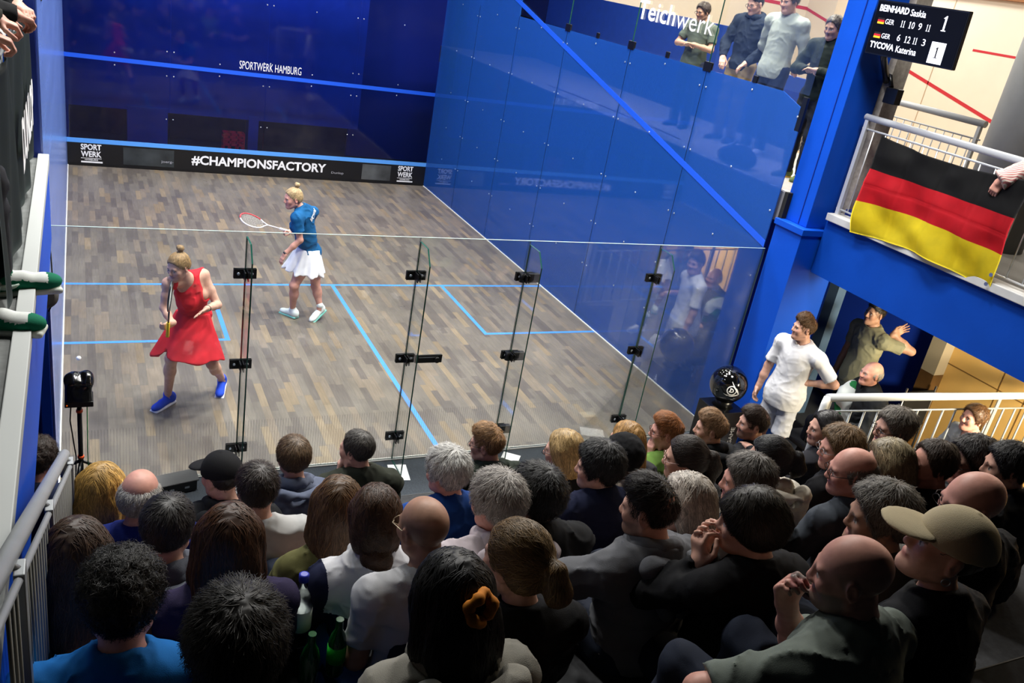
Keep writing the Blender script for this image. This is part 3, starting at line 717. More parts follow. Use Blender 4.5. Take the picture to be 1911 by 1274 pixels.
def body_parts(J, female=False, fat=1.0, s=1.0):
    """limb and torso primitives of a posed body; J holds joints in world space"""
    P, Nk, C, Rh = J['pel'], J['nk'], J['hd'], J['Rh']
    u = nrm(Nk - P); r0 = nrm(J['shR'] - J['shL']); r = nrm(r0 - u * (r0 @ u)); f = np.cross(u, r); R = np.stack([r, f, u], 1)
    hr = nrm(J['hpR'] - J['hpL']); hr = nrm(hr - u * (hr @ u)); hf = np.cross(u, hr); RH = np.stack([hr, hf, u], 1)
    L = np.linalg.norm(Nk - P); k = s; o = {}
    w = .88 if female else 1.0
    fx = fat
    t = [ell(P + u * .01, (.165 * k * (1.03 if female else .95) * fx, .12 * k * fx, .12 * k), RH, .03),
         ell(P + u * L * .36 + f * .005 * fx, (.148 * w * k * fx, .108 * k * fx, .17 * k), R, .06),
         ell(P + u * L * .66, (.160 * w * k * fx, .113 * w * k * (1 + (fx - 1) * .6), .19 * k), R, .06),
         ell(Nk - u * .085 * k - f * .01, (.150 * w * k, .088 * k, .085 * k), R, .05),
         cap(J['shL'], J['shR'], .056 * w * k, k=.05)]
    for q in ('L', 'R'):
        sd = -1 if q == 'L' else 1
        t.append(cap(Nk + u * .015 * k - f * .01, J['sh' + q] + u * .005, .046 * w * k, .040 * w * k, k=.05))
        if female: t.append(ell(P + u * L * .66 + f * .085 * k + r * sd * .07 * k, (.062 * k, .055 * k, .062 * k), R, .03))
        else: t.append(ell(P + u * L * .74 + f * .07 * k + r * sd * .07 * k, (.075 * k, .04 * k, .065 * k), R, .04))
    o['torso'] = t; o['R'] = R; o['RH'] = RH
    nb = C + Rh @ (np.array([0, -.022, -.055]) * k)
    o['neck'] = [cap(Nk - u * .03, nb, .063 * w * k, .052 * w * k, k=.035)]
    for q in ('L', 'R'):
        sh, el, wr = J['sh' + q], J['el' + q], J['wr' + q]
        o['arm' + q] = [cap(sh, sh + (el - sh) * .5, .054 * w * k, .049 * w * k, k=.03), cap(sh + (el - sh) * .5, el, .048 * w * k, .040 * w * k, k=.02),
                        cap(el, el + (wr - el) * .45, .0425 * w * k, .040 * w * k, k=.02), cap(el + (wr - el) * .45, wr, .039 * w * k, .0275 * w * k, k=.02)]
        hp, kn, an = J['hp' + q], J['kn' + q], J['an' + q]
        mid = kn + (an - kn) * .33; back = -nrm(np.cross(nrm(an - kn), hr)) if True else 0
        back = np.cross(nrm(an - kn), hr); back = back if back @ hf < 0 else -back
        if J.get('hang', None): back = back
        o['leg' + q] = [cap(hp, hp + (kn - hp) * .5, .088 * k * fx, .074 * k * fx, k=.04), cap(hp + (kn - hp) * .5, kn, .074 * k * fx, .055 * k, k=.02), ell(kn + nrm(kn - (hp + an) / 2) * .004, (.054 * k,) * 3, None, .02),
                        cap(kn, mid, .052 * k, .050 * k, k=.02), ell(mid + nrm(back) * .014, (.048 * k, .050 * k, .085 * k), None, .03), cap(mid, an, .050 * k, .034 * k, k=.02)]
        td = J['toe' + q]
        o['foot' + q] = [cap(an + V(0, 0, -.01), an - V(0, 0, .05 * k), .035 * k, .04 * k, k=.02), cap(an - V(0, 0, .055 * k) - td * .025, an + td * .13 * k + J['toedrop' + q] * .95, .028 * k, .022 * k, k=.02)]
    return o
def shoe_prims(an, td, drop, k=1.0):
    td = nrm(td); heel = an - td * .045 * k + V(0, 0, -.065 * k); toe = an + td * .165 * k + drop
    u = nrm(np.cross(np.cross(toe - heel, V(0, 0, 1)), toe - heel)); u = u if u[2] > 0 else -u
    mid = heel + (toe - heel) * .55; R = np.stack([nrm(np.cross(nrm(toe - heel), u)), nrm(toe - heel), u], 1)
    up = [ell(heel + u * .025, (.040 * k, .05 * k, .05 * k), R, .0), cap(heel + u * .02, mid + u * .018, .040 * k, .040 * k, k=.03), ell(toe - R[:, 1] * .03 * k + u * .010, (.044 * k, .068 * k, .034 * k), R, .03), cap(heel + u * .045, an + V(0, 0, .01), .040 * k, .043 * k, k=.02)]
    Rs = R
    so = [rbx((heel + toe) / 2 - u * .022 + R[:, 1] * .0, (.046 * k, .138 * k, .015), .014, Rs, 0), ]
    return up, so
def hair_def(style, t=.018, length=.30, rec=0.0):
    """primitives, cut function and displacement of a hair style in the head's frame"""
    o = [ell((0, -.014, .034), (.0775 + t, .099 + t, .090 + t), None, 0)]
    cutlow = True; amp, fr = .006, (55, 55, 55)
    front = lambda Y, Z: Y - np.minimum(.074 - rec * .6 - .46 * (.080 - Z), .078 - rec + np.maximum(Z - .085, 0) * 1.6)
    if style == 'short': amp = .007
    elif style == 'crop':       # longer on top, clipped sides
        o = [ell((0, -.014, .030), (.0785, .0985, .086), None, 0), ell((0, .006, .080), (.066, .086, .042 + t), None, .02)]; amp, fr = .006, (60, 35, 60)
    elif style == 'curly': o.append(ell((0, 0, .06), (.088 + t, .10 + t, .075 + t), None, .02)); amp, fr = .013, (38, 38, 38)
    elif style == 'mop':        # thick bowl of hair over ears and brow
        o += [ell((0, -.02, .0), (.088 + t, .10 + t, .085), None, .03), ell((0, .055, .055), (.066, .045, .035), None, .03)]; amp, fr = .006, (70, 70, 14)
        front = lambda Y, Z: Y - (.098 - .55 * (.06 - Z)); cutlow = 'mop'
    elif style in ('long', 'bob', 'half'):
        L = length; o += [ell((0, -.045, -.03), (.086 + t, .072 + t, .10), None, .03)]
        for x in (-1, 1): o += [cap((x * .066, -.005, .03), (x * (.078 + t * .5), -.018, -.11), .030 + t, .028 + t * .6, k=.03)]
        if style != 'bob':
            for x in (-1, 1): o.append(cap((x * .070, -.03, -.10), (x * .062, -.060, -.10 - L * .8), .034 + t * .5, .020, k=.03))
            o += [ell((0, -.085, -.10 - L * .25), (.088 + t, .042 + t * .4, .11 + L * .35), None, .04), cap((0, -.09, -.14), (.01, -.095, -.14 - L * .85), .05, .022, k=.05)]
        else: o += [ell((0, -.055, -.075), (.092 + t, .062 + t, .075), None, .03)]
        amp, fr = .007, (75, 75, 9); cutlow = False
        front = lambda Y, Z: Y - np.minimum(.070 - .40 * np.maximum(.080 - Z, 0), .085)
    elif style == 'ponytail':
        L = length; o += [ell((0, -.03, -.01), (.079 + t, .082 + t, .075), None, .02), cap((0, -.105, .035), (0, -.145, .03), .020, .026, k=.02), cap((0, -.148, .025), (.005, -.158, -.04), .031, .034, k=.02), cap((.005, -.158, -.04), (.012, -.130, -.04 - L), .034, .014, k=.03)]
        amp, fr = .004, (90, 40, 60); cutlow = 'pony'
    elif style == 'lowbun':
        o += [ell((0, -.045, -.03), (.080 + t, .075 + t, .095), None, .03), ell((-.012, -.105, -.115), (.047, .036, .038), None, .012), ell((.022, -.11, -.125), (.036, .034, .036), None, .008), ell((0, -.10, -.165), (.03, .022, .045), None, .02)]
        for x in (-1, 1): o.append(cap((x * .066, .01, .03), (x * .06, -.055, -.09), .03, .022, k=.03))
        amp, fr = .006, (70, 70, 16); cutlow = False
    elif style == 'topbun':
        o += [ell((0, -.03, 0), (.078 + t, .082 + t, .072), None, .02), cap((0, -.058, .115), (0, -.066, .138), .017, .020, k=.01), ell((0, -.068, .150), (.032, .031, .027), None, .006), ell((.012, -.066, .160), (.022, .022, .018), None, .004)]
        amp, fr = .0035, (80, 30, 60); cutlow = 'pony'
    elif style == 'ring':       # fringe of hair round a bald crown
        t2 = t; o = [ell((0, -.018, .0), (.0775 + t2, .099 + t2, .082), None, 0)]; amp = .004
        front = lambda Y, Z: np.maximum(Y - (.030 - .40 * (.02 - Z)), Z - (.062 - .3 * np.maximum(Y + .02, 0)))
    elif style == 'thin':       # thin hair with receding temples
        amp = .005; front = lambda Y, Z: Y - np.minimum(.060 - .42 * (.085 - Z), .050 + np.maximum(Z - .10, 0) * 2)
    def post(X, Y, Z, D):
        D = np.maximum(D, np.minimum(front(Y, Z), .05) + 0 * X)
        if cutlow is True: zl = np.interp(Y, [-.2, -.085, -.05, -.02, .05], [-.09, -.088, -.05, .000, -.028])
        elif cutlow == 'mop': zl = np.interp(Y, [-.2, -.085, -.04, -.0, .06, .1], [-.10, -.10, -.075, -.045, -.0, .04])
        elif cutlow == 'pony': zl = np.interp(Y, [-.3, -.135, -.125, -.085, -.05, -.02, .05], [-.9, -.9, -.075, -.075, -.05, .002, -.012])
        else: zl = None
        if zl is not None: D = np.maximum(D, (zl - Z) + 0 * X)
        return D
    frq = np.array(fr, f32)
    def disp(p):
        return (amp * .55 * vnoise(p * frq + 3.7) + amp * .3 * vnoise(p * frq * 2.1 + 9.1)).astype(f32)
    return o, post, disp
def strands(v, f, col, style, rng, n=900, w=.0022, seglen=.012, steps=5, lift=.002):
    """locks of hair laid over the hair surface, following its growth direction (head frame)"""
    from mathutils.kdtree import KDTree
    a, b, c = v[f[:, 0]], v[f[:, 1]], v[f[:, 2]]; fn = np.cross(b - a, c - a); vn = np.zeros_like(v)
    for i in range(4): np.add.at(vn, f[:, i], fn)
    vn /= np.maximum(np.linalg.norm(vn, axis=1), 1e-9)[:, None]
    kd = KDTree(len(v))
    for i, q in enumerate(v): kd.insert(q, i)
    kd.balance()
    st = rng.integers(0, len(v), n); P = v[st].copy(); idx = st; W = [P]; NN = [vn[st]]; jit = rng.normal(0, .28, (n, 3))
    prev = None
    for s_ in range(steps):
        nn = vn[idx]
        if style in ('ponytail', 'topbun', 'lowbun'):
            tie = {'ponytail': V(0, -.12, .03), 'topbun': V(0, -.06, .13), 'lowbun': V(0, -.10, -.10)}[style]; d = tie - P; tail = (P[:, 1] < -.118) | ((style == 'topbun') & (P[:, 2] > .125)); d[tail] = V(0, -.1, -1) if style == 'ponytail' else rng.normal(0, 1, (int(tail.sum()), 3))
        elif style in ('long', 'bob', 'half', 'mop'):
            d = np.stack([np.sign(P[:, 0] + 1e-4) * np.clip((P[:, 2] - .06) * 14, 0, 1), -.15 + 0 * P[:, 0], -1 + 0 * P[:, 0]], 1)
            if style == 'mop': d[:, 1] += np.clip(P[:, 1] * 14, -.4, 1.2)
        elif style == 'curly': d = rng.normal(0, 1, (n, 3)) + (0 if prev is None else prev * .6)
        else:
            d = P - V(.012, -.055, .115); d[:, 2] -= .03; d = d / np.maximum(np.linalg.norm(d, axis=1), 1e-6)[:, None]
            if style == 'crop': d += np.outer(P[:, 2] > .06, V(.1, .6, .35))
        d = d / np.maximum(np.linalg.norm(d, axis=1), 1e-6)[:, None] + jit
        d = d - nn * (d * nn).sum(1)[:, None]; d = d / np.maximum(np.linalg.norm(d, axis=1), 1e-6)[:, None]; prev = d
        P = P + d * seglen
        hit = [kd.find(q) for q in P]; idx = np.array([h[1] for h in hit]); nn = vn[idx]; base = v[idx]
        off = ((P - base) * nn).sum(1); P = P - nn * (off - lift * (1 + .9 * s_ * (style not in ('long', 'bob', 'half', 'ponytail', 'lowbun', 'topbun'))) * rng.uniform(.3, 1.5, n))[:, None]
        W.append(P); NN.append(nn)
    W = np.stack(W, 1); NN = np.stack(NN, 1); m = steps + 1
    T = np.gradient(W, axis=1); S = np.cross(T, NN); S /= np.maximum(np.linalg.norm(S, axis=2), 1e-9)[:, :, None]
    wd = w * rng.uniform(.6, 1.4, n)[:, None] * np.linspace(1, .18, m)[None]; 
    A = W - S * wd[:, :, None]; B = W + S * wd[:, :, None]; Cc = W + NN * wd[:, :, None] * .7
    ring = np.stack([A, Cc, B], 2).reshape(n, m * 3, 3)
    q = []
    for i in range(m - 1):
        for j in (0, 1): q.append([i * 3 + j, i * 3 + j + 1, (i + 1) * 3 + j + 1, (i + 1) * 3 + j])
    q = np.array(q); F = (q[None] + (np.arange(n) * m * 3)[:, None, None]).reshape(-1, 4) + len(v)
    br = np.exp(rng.normal(0, .26, n)); tint = np.concatenate([np.tile(np.array(col) * .7, (len(v), 1)), np.repeat(np.array(col)[None] * br[:, None], m * 3, 0)])
    return np.concatenate([v, ring.reshape(-1, 3)]), np.concatenate([f, F]), np.clip(tint, 0, 1)
HRNG = np.random.default_rng(5)
def head_tint(p, C, R, s, skin, hairc, stub=0., scalp=0., brow=1., lip=(.42, .16, .14), scalp_style='full', female=False):
    q = (p - C) @ R / s; x, y, z = q[:, 0], q[:, 1], q[:, 2]; col = np.tile(np.array(skin), (len(p), 1))
    sk = np.array(skin); hc = np.array(hairc)
    def mix(m, c):
        nonlocal col
        m = np.clip(m, 0, 1)[:, None]; col = col * (1 - m) + np.array(c) * m
    near = (np.abs(x) < .16) & (np.abs(y) < .16) & (z > -.14) & (z < .15)
    red = np.exp(-(((np.abs(x) - .045) / .025) ** 2 + ((y - .07) / .03) ** 2 + ((z + .025) / .022) ** 2)) + .8 * np.exp(-((x / .016) ** 2 + ((y - .11) / .02) ** 2 + ((z + .025) / .016) ** 2)) + .6 * (np.abs(x) > .078) * near
    mix(red * .30, sk * np.array([1.05, .66, .62]))
    if stub: mix(stub * np.clip((-.030 - z) / .012, 0, 1) * np.clip((y - .0) / .02, 0, 1) * near * np.clip((z + .125) / .01, 0, 1), hc)
    if stub > .5: mix(stub * (np.abs(x) < .03) * (z > -.052) * (z < -.040) * (y > .08), hc)
    lm = np.exp(-np.maximum(0, ((x / .024) ** 2 + ((z + .0595) / .0105) ** 2 - .8) * 3)) * (y > .078) * near; mix(lm * .75, np.array(lip) * (sk / np.array(SKIN['fair'])) ** .7)
    br = np.clip(1.6 - np.abs(z - .021 + .25 * (np.abs(x) - .03)) / .0042, 0, 1) * (np.abs(x) > .012) * (np.abs(x) < .050) * (y > .06) * near; mix(br * .8 * brow, hc * .7)
    for sd in (-1, 1):
        dx, dz = x - sd * .031, z - .001; e = (np.sqrt(dx ** 2 + (dz * 1.6) ** 2) < .0125) & (y > .078); mix(e * 1.0, (.55, .53, .5)); mix((e & (np.sqrt(dx ** 2 + dz ** 2) < .0062)) * 1., (.03, .025, .02))
        mix(np.clip(1.5 - np.abs(dz - .0072 - .002) / .0025, 0, 1) * (np.abs(dx) < .015) * (y > .072) * .7, (.05, .03, .025))
    if scalp:
        yc = .060 - .42 * (.075 - z); zl = np.interp(y, [-.2, -.085, -.05, -.02, .05], [-.085, -.08, -.05, -.012, -.03])
        m = np.clip((yc - y) / .012, 0, 1) * np.clip((z - zl) / .015, 0, 1) * near * (np.abs(x) < .081)
        if scalp_style == 'ring': m = m * np.clip((.060 - .35 * np.clip(y + .02, 0, 1) - z) / .02, 0, 1)
        mix(m * scalp, hc)
    return col
def fill_arms(J, arms, R, Nk, female, s):
    """arms: per side (elbow direction, forearm direction) in outward/forward/up components, or world wrist via 'to'"""
    ua, fa = .285 * s, .245 * s
    for q in ('L', 'R'):
        sd = -1 if q == 'L' else 1; a = arms.get(q, 'lap'); sh = J['sh' + q]
        if isinstance(a, str) and a in ('chin', 'mouth'): a = {'to': J['hd'] + J['Rh'] @ (V(sd * .055, .085, -.185) if a == 'chin' else V(sd * .05, .16, -.165)) * s, 'pole': (.5, .5, -1)}
        if isinstance(a, str): a = {'lap': ((.22, .42, -.95), (-.55, .85, -.08)), 'down': ((.12, .05, -1), (.0, .25, -1)), 'cross': ((.25, .45, -.9), (-1, .5, .05)), 'knee': ((.3, .6, -.8), (-.1, .8, -.5))}[a]
        tr = lambda v: R @ np.array([v[0] * sd, v[1], v[2]])
        if isinstance(a, dict) and 'elw' in a:
            J['el' + q] = seg(sh, a['elw'], ua); J['wr' + q] = seg(J['el' + q], a['wrw'], fa)
        elif isinstance(a, dict):
            wr = np.asarray(a['to'], float); el = fit_elbow(sh, wr, tr(a.get('pole', (.6, -.2, -1))), ua, fa); J['wr' + q] = wr; J['el' + q] = el
        else:
            J['el' + q] = seg(sh, tr(a[0]), ua); J['wr' + q] = seg(J['el' + q], tr(a[1]), fa)
def person(label, C, pel, yaw=0., hyaw=None, shoe_k=1., pitch=0., roll=0., group=None, female=False, skin='fair', hair=None, hairc='#4a3222', top=None, bottom=('trousers', '#1c2230'), arms=None, hands=None, ground=None, seated=True,
           legs=None, lean=None, res=.014, hres=.0065, s=1.0, fat=1.0, stub=0., scalp=0., scalp_style='full', glasses=None, cap_=None, shoes='#e8e8e8', J=None, shw=None, detail=True, extras=None, chin=1., nose=1., hs=1.0, fine_hands=(), hand=None, watch=None, prints=()):
    C = np.asarray(C, float); pel = np.asarray(pel, float); hyaw = yaw if hyaw is None else hyaw
    Rh = rotz(hyaw) @ rotx(pitch) @ roty(roll); Rt = rotz(yaw); skc = SKIN[skin] if isinstance(skin, str) else skin
    hc = lin(hairc); J = dict(J or {}); hands = hands or {}; arms = arms or {}
    J['pel'], J['hd'], J['Rh'] = pel, C, Rh
    if 'nk' not in J: J['nk'] = C + (nrm(pel - C) * .65 + Rh @ V(0, -.25, -.55)) / 1.0 * .142 * s * 1.0
    Nk = J['nk']; u = nrm(Nk - pel); r = nrm(Rt[:, 0] - u * (Rt[:, 0] @ u)); f = np.cross(u, r); R = np.stack([r, f, u], 1)
    sw = shw or (.170 if female else .203) * s
    for q, sd in (('L', -1), ('R', 1)):
        if 'sh' + q not in J: J['sh' + q] = Nk + r * sd * sw - u * .062 * s
        if 'hp' + q not in J: J['hp' + q] = pel + Rt[:, 0] * sd * .09 * s
    if 'elL' not in J or 'elR' not in J: fill_arms(J, arms, R, Nk, female, s)
    for q, sd in (('L', -1), ('R', 1)):
        if 'kn' + q not in J:
            if seated: J['kn' + q] = J['hp' + q] + Rt @ V(sd * .06, .40, .02); J['an' + q] = J['kn' + q] + Rt @ V(0, .02, -.40)
            else: J['kn' + q] = J['hp' + q] + Rt @ V(sd * .01, .03, -.43 * s); J['an' + q] = J['kn' + q] + Rt @ V(0, -.03, -.41 * s)
        J.setdefault('toe' + q, Rt @ nrm(V(sd * .2, 1, 0))); J.setdefault('toedrop' + q, V(0, 0, -.075))
    B = body_parts(J, female, fat, s)
    base = V(pel[0], pel[1], ground if ground is not None else min(J['anL'][2], J['anR'][2]) - .085)
    root = empty('person', tuple(base), label, 'person', group)
    # body
    hp_ = head_prims(C, Rh, s * hs, female, True, chin, nose, detail=detail)
    pr = ([p.grow(-.010) for i_, p in enumerate(B['torso']) if female or i_ not in (6, 8)] if top and top[0] != 'tank' else B['torso']) + B['neck'] + B['armL'] + B['armR'] + B['legL'] + B['legR'] + B['footL'] + B['footR']
    fine = [(C - .15 * s, C + .15 * s, hres)]
    for q, sd in (('L', -1), ('R', 1)):
        w, e = J['wr' + q], J['el' + q]; h = dict(hands.get(q, {})); ch = arms.get(q) in ('chin', 'mouth')
        if ch: h.setdefault('d', Rh @ nrm(V(-sd * .25, .12, 1))); h.setdefault('n', Rh @ V(-sd * .6, -.8, 0))
        d = h.get('d', nrm(w - e)); n = h.get('n', nrm(V(0, 0, -1) + 0.01)); 
        if abs(nrm(d) @ nrm(n)) > .95: n = -R[:, 0] * sd
        pr += hand_prims(w, d, np.asarray(n, float), sd, h.get('curl', .45), h.get('spread', .06), s * (.9 if female else 1.0), h.get('thumb', .6), curls=h.get('curls'))
        if q in fine_hands: fine.append((w - .2, w + .2, .0055))
    v, fc = polygonise(pr + hp_, res, fine)
    near = np.linalg.norm(v - C, axis=1) < .2
    col = np.tile(np.array(skc), (len(v), 1)); col[near] = head_tint(v[near], C, Rh, s * hs, skc, hc, stub, scalp, scalp_style=scalp_style, female=female)
    to_mesh('body', v, fc, M_skin, root, col, base)
    # clothes
    sd0 = f32((C[0] * 13.7 + C[1] * 7.1) % 9)
    def wr_disp(a, fr=9.):
        def fn(P):
            wv = np.stack([vnoise(P * f32(fr * .7) + o_) for o_ in (1.1, 4.7, 8.3)], 1) * f32(.9)
            n1 = 1 - np.abs(vnoise(P * np.array([fr * 1.0, fr * 1.0, fr * 1.3], f32) + wv + 1.7 + sd0)); n2 = 1 - np.abs(vnoise(P * np.array([fr * 2.1, fr * 2.1, fr * 2.6], f32) + wv * 1.5 + 6.1 + sd0))
            return (a * .9 * vnoise(P * f32(fr * .6) + 5.3) - a * 1.5 * (n1 ** 5 - .2) - a * .8 * (n2 ** 5 - .2)).astype(f32)
        return fn
    if top:
        kind, tc = top[0], top[1]; opt = top[2] if len(top) > 2 else {}
        th = {'tee': .012, 'tank': .008, 'sweater': .016, 'hoodie': .024, 'jacket': .022, 'shirt': .015, 'polo': .013}[kind] + opt.get('th', 0)
        g = [p.grow(th, .05) for i_, p in enumerate(B['torso']) if kind == 'tank' or female or i_ not in (6, 8)]
        if not female and kind in ('tee', 'polo', 'sweater'): g.append(ell(pel - u * .02, (.174 * s * fat + opt.get('loose', 0), .138 * s * fat + opt.get('loose', 0), .30 * s), B['RH'], .06))
        for q in ('L', 'R'):
            sh, el, wr = J['sh' + q], J['el' + q], J['wr' + q]
            if kind in ('tee', 'polo'):
                fr = opt.get('sleeve', .62); e2 = sh + (el - sh) * fr; n = nrm(el - sh); g.append(cap(sh, e2, .062 * s, .066 * s, k=.03, cuts=((e2, n),)))
            elif kind == 'tank': pass
            else:
                cut = wr + nrm(wr - el) * .0; a = B['arm' + q]; g += [p.grow(th * .8, .03) for p in a[:3]] + [cap(a[3].a, a[3].b, a[3].ra + th * .7, a[3].rb + th * .75, k=.02, cuts=((cut, nrm(wr - el)),))]
        amp = opt.get('wrinkle', .0075); 
        if kind == 'hoodie':    # the hood lies folded on the back: a part of its own
            hg = []
            for i in range(9):
                a0 = math.radians(-140 + i * 280 / 8 - 19); a1 = math.radians(-140 + i * 280 / 8 + 19)
                pt = lambda a: Nk + r * math.sin(a) * .090 * s - f * (math.cos(a) * .082 - .014) * s + u * (.030 + .024 * math.cos(a)) * s
                hg.append(cap(pt(a0), pt(a1), .033 * s, k=.012))
            hb = Nk - f * .158 * s
            for sd in (-1, 1):
                hg += [cap(hb + r * sd * .115 * s + f * .04 * s + u * .02 * s, hb + r * sd * .035 * s - u * .155 * s - f * .015 * s, .044 * s, .030 * s, k=.02), cap(hb + r * sd * .10 * s + u * .035 * s + f * .02 * s, hb + u * .012 * s - f * .008 * s, .030 * s, .034 * s, k=.012)]
            hg += [ell(hb - u * .055 * s + f * .01 * s, (.085 * s, .032 * s, .085 * s), R, .02), ell(hb + u * .0 * s + f * .0, (.05 * s, .055 * s, .03 * s), R, .02, op='s')]
            hd_ = lambda P: (.010 * (np.abs(vnoise(P * np.array([13, 13, 20], f32) + 2.2 + sd0)) - .35) + .004 * vnoise(P * f32(30))).astype(f32)
            v, fc = polygonise(hg, .010, [], hd_); to_mesh('hood', v, fc, tc if not isinstance(tc, str) else cloth(tc, 'hoodie', weave=.25), root, None, base)
            amp = .008
        hoodcut = kind == 'hoodie'
        if kind in ('jacket', 'shirt', 'polo'):
            for i in range(8):
                a0 = math.radians(-140 + i * 280 / 7 - 21); a1 = math.radians(-140 + i * 280 / 7 + 21)
                pt = lambda a, hh: Nk + r * math.sin(a) * .074 * s - f * (math.cos(a) * .070 - .012) * s + u * (hh + .012 * math.cos(a)) * s
                g.append(cap(pt(a0, .046), pt(a1, .046), .016 * s, k=.006)); g.append(cap(pt(a0, .018), pt(a1, .018), .024 * s, k=.008))
        nc = Nk + u * (.078 if kind in ('jacket', 'shirt', 'polo') else .052) * s; ncn = nrm(u + f * (.22 if kind != 'tank' else .9))
        nbase = B['neck'][0]
        cutsub = cap(Nk + u * .005 + f * (.016 if kind != 'tank' else .02), Nk + u * .2 + f * .03, .054 * s + (0 if not female else -.006), .072 * s, k=.012, op='s')
        hem = opt.get('hem', -.06)
        def post(X, Y, Z, D):
            d = (X - nc[0]) * ncn[0] + (Y - nc[1]) * ncn[1] + (Z - nc[2]) * ncn[2]
            loc = np.sqrt((X - Nk[0]) ** 2 + (Y - Nk[1]) ** 2 + (Z - Nk[2]) ** 2) - .16 * s
            D = np.maximum(D, np.minimum(d, -loc))
            d2 = (X - pel[0]) * u[0] + (Y - pel[1]) * u[1] + (Z - pel[2]) * u[2]; lat = np.sqrt(np.maximum((X - pel[0]) ** 2 + (Y - pel[1]) ** 2 + (Z - pel[2]) ** 2 - d2 ** 2, 0))
            D = np.maximum(D, np.minimum(hem - d2, .27 * s - lat))
            if kind == 'tank':
                for q, sd in (('L', -1), ('R', 1)):
                    n2 = nrm(r * sd - f * .05 + u * .25); pt2 = Nk + r * sd * .105 * s - u * .06 * s
                    D = np.maximum(D, np.minimum((X - pt2[0]) * n2[0] + (Y - pt2[1]) * n2[1] + (Z - pt2[2]) * n2[2], (X - Nk[0]) * u[0] + (Y - Nk[1]) * u[1] + (Z - Nk[2]) * u[2] + .19 * s))
            return D
        v, fc = polygonise(g + [cutsub], opt.get('gres', .0095 if res >= .012 else res), [], wr_disp(amp), post)
        nm = {'tee': 't_shirt', 'tank': 'tank_top', 'sweater': 'sweater', 'hoodie': 'hoodie', 'jacket': 'jacket', 'shirt': 'shirt', 'polo': 'polo_shirt'}[kind]
        m = tc if not isinstance(tc, str) else cloth(tc, nm, weave=.25 if kind in ('hoodie', 'sweater') else .12)
        ms = [m]; to = None
        if 'yoke' in opt: ms.append(cloth(opt['yoke'], 'white_yoke'))
        to = to_mesh(nm, v, fc, ms, root, None, base, smooth=1)
        if 'yoke' in opt:
            n = len(to.data.polygons); cc = np.zeros(n * 3); to.data.polygons.foreach_get('center', cc); cc = cc.reshape(-1, 3) + base
            d = (cc - Nk) @ u; lat = np.abs((cc - Nk) @ r)
            to.data.polygons.foreach_set('material_index', ((d > -.17) & (lat < .185)).astype(np.int32))
        for (tx, w_, h_, cx, cz, pc) in prints: decal(to, tx, w_, h_, Nk + r * cx + u * cz, r, u, -f, pc, root, base)
    if bottom:
        kind, bc = bottom[0], bottom[1]
        if kind in ('trousers', 'shorts'):
            g = [B['torso'][0].grow(.014, .03)]
            for q in ('L', 'R'):
                lg = B['leg' + q]; hp2, kn, an = J['hp' + q], J['kn' + q], J['an' + q]
                if kind == 'trousers':
                    g += [p.grow(.016, .03) for p in lg[:5]] + [cap(lg[5].a, lg[5].b, .066, .060, k=.03, cuts=((an + V(0, 0, -.02), nrm(an - kn)),))]
                else:
                    e2 = hp2 + (kn - hp2) * .93; g += [cap(hp2, e2, .092 * s * fat, .086 * s, k=.02, cuts=((e2, nrm(kn - hp2)),))]
            wa = pel + u * .11
            def postb(X, Y, Z, D): return np.maximum(D, np.minimum((X - wa[0]) * u[0] + (Y - wa[1]) * u[1] + (Z - wa[2]) * u[2], .27 * s * fat - np.sqrt((X - wa[0]) ** 2 + (Y - wa[1]) ** 2 + (Z - wa[2]) ** 2)))
            v, fc = polygonise(g, .013 if res >= .012 else res, [], wr_disp(.006), postb)
            to_mesh(kind, v, fc, cloth(bc, kind), root, None, base)
    if shoes:
        for q in ('L', 'R'):
            up, so = shoe_prims(J['an' + q], J['toe' + q], J['toedrop' + q], s * shoe_k)
            v, fc = polygonise(up, .009); sh_ = to_mesh('shoe', v, fc, cloth(shoes if isinstance(shoes, str) else shoes[0], 'shoe_upper', weave=.2), root, None, base)
            v, fc = polygonise(so, .008); to_mesh('sole', v, fc, mat('sole', '#e9e9e6' if isinstance(shoes, str) else shoes[1], .6), sh_, None, base)
            if not isinstance(shoes, str) and len(shoes) > 2:   # white toe box and tongue over coloured sides
                sh_.data.materials.append(cloth(shoes[2], 'shoe_white')); n = len(sh_.data.polygons); nn = np.zeros(n * 3); sh_.data.polygons.foreach_get('normal', nn); nn = nn.reshape(-1, 3)
                cc = np.zeros(n * 3); sh_.data.polygons.foreach_get('center', cc); cc = cc.reshape(-1, 3) + base; fw = (cc - J['an' + q]) @ nrm(J['toe' + q])
                sh_.data.polygons.foreach_set('material_index', ((nn[:, 2] > .45) & (fw > .02) & (fw < .185)).astype(np.int32))
                td = nrm(J['toe' + q]); sd_ = np.cross(td, V(0, 0, 1)); b_ = MB()
                for side in (1, -1): b_.tube([J['an' + q] + sd_ * side * .052 + td * (-.04 + .11 * t) + V(0, 0, -.035 - .03 * math.sin(t * 2.6)) for t in np.linspace(0, 1, 8)], [.004 + .010 * math.sin(math.pi * t) for t in np.linspace(0, 1, 8)], 8)
                b_.build('side_mark', mat('pale_side_mark', '#9fb3a8', .6), sh_)
    # hair
    k = s * hs
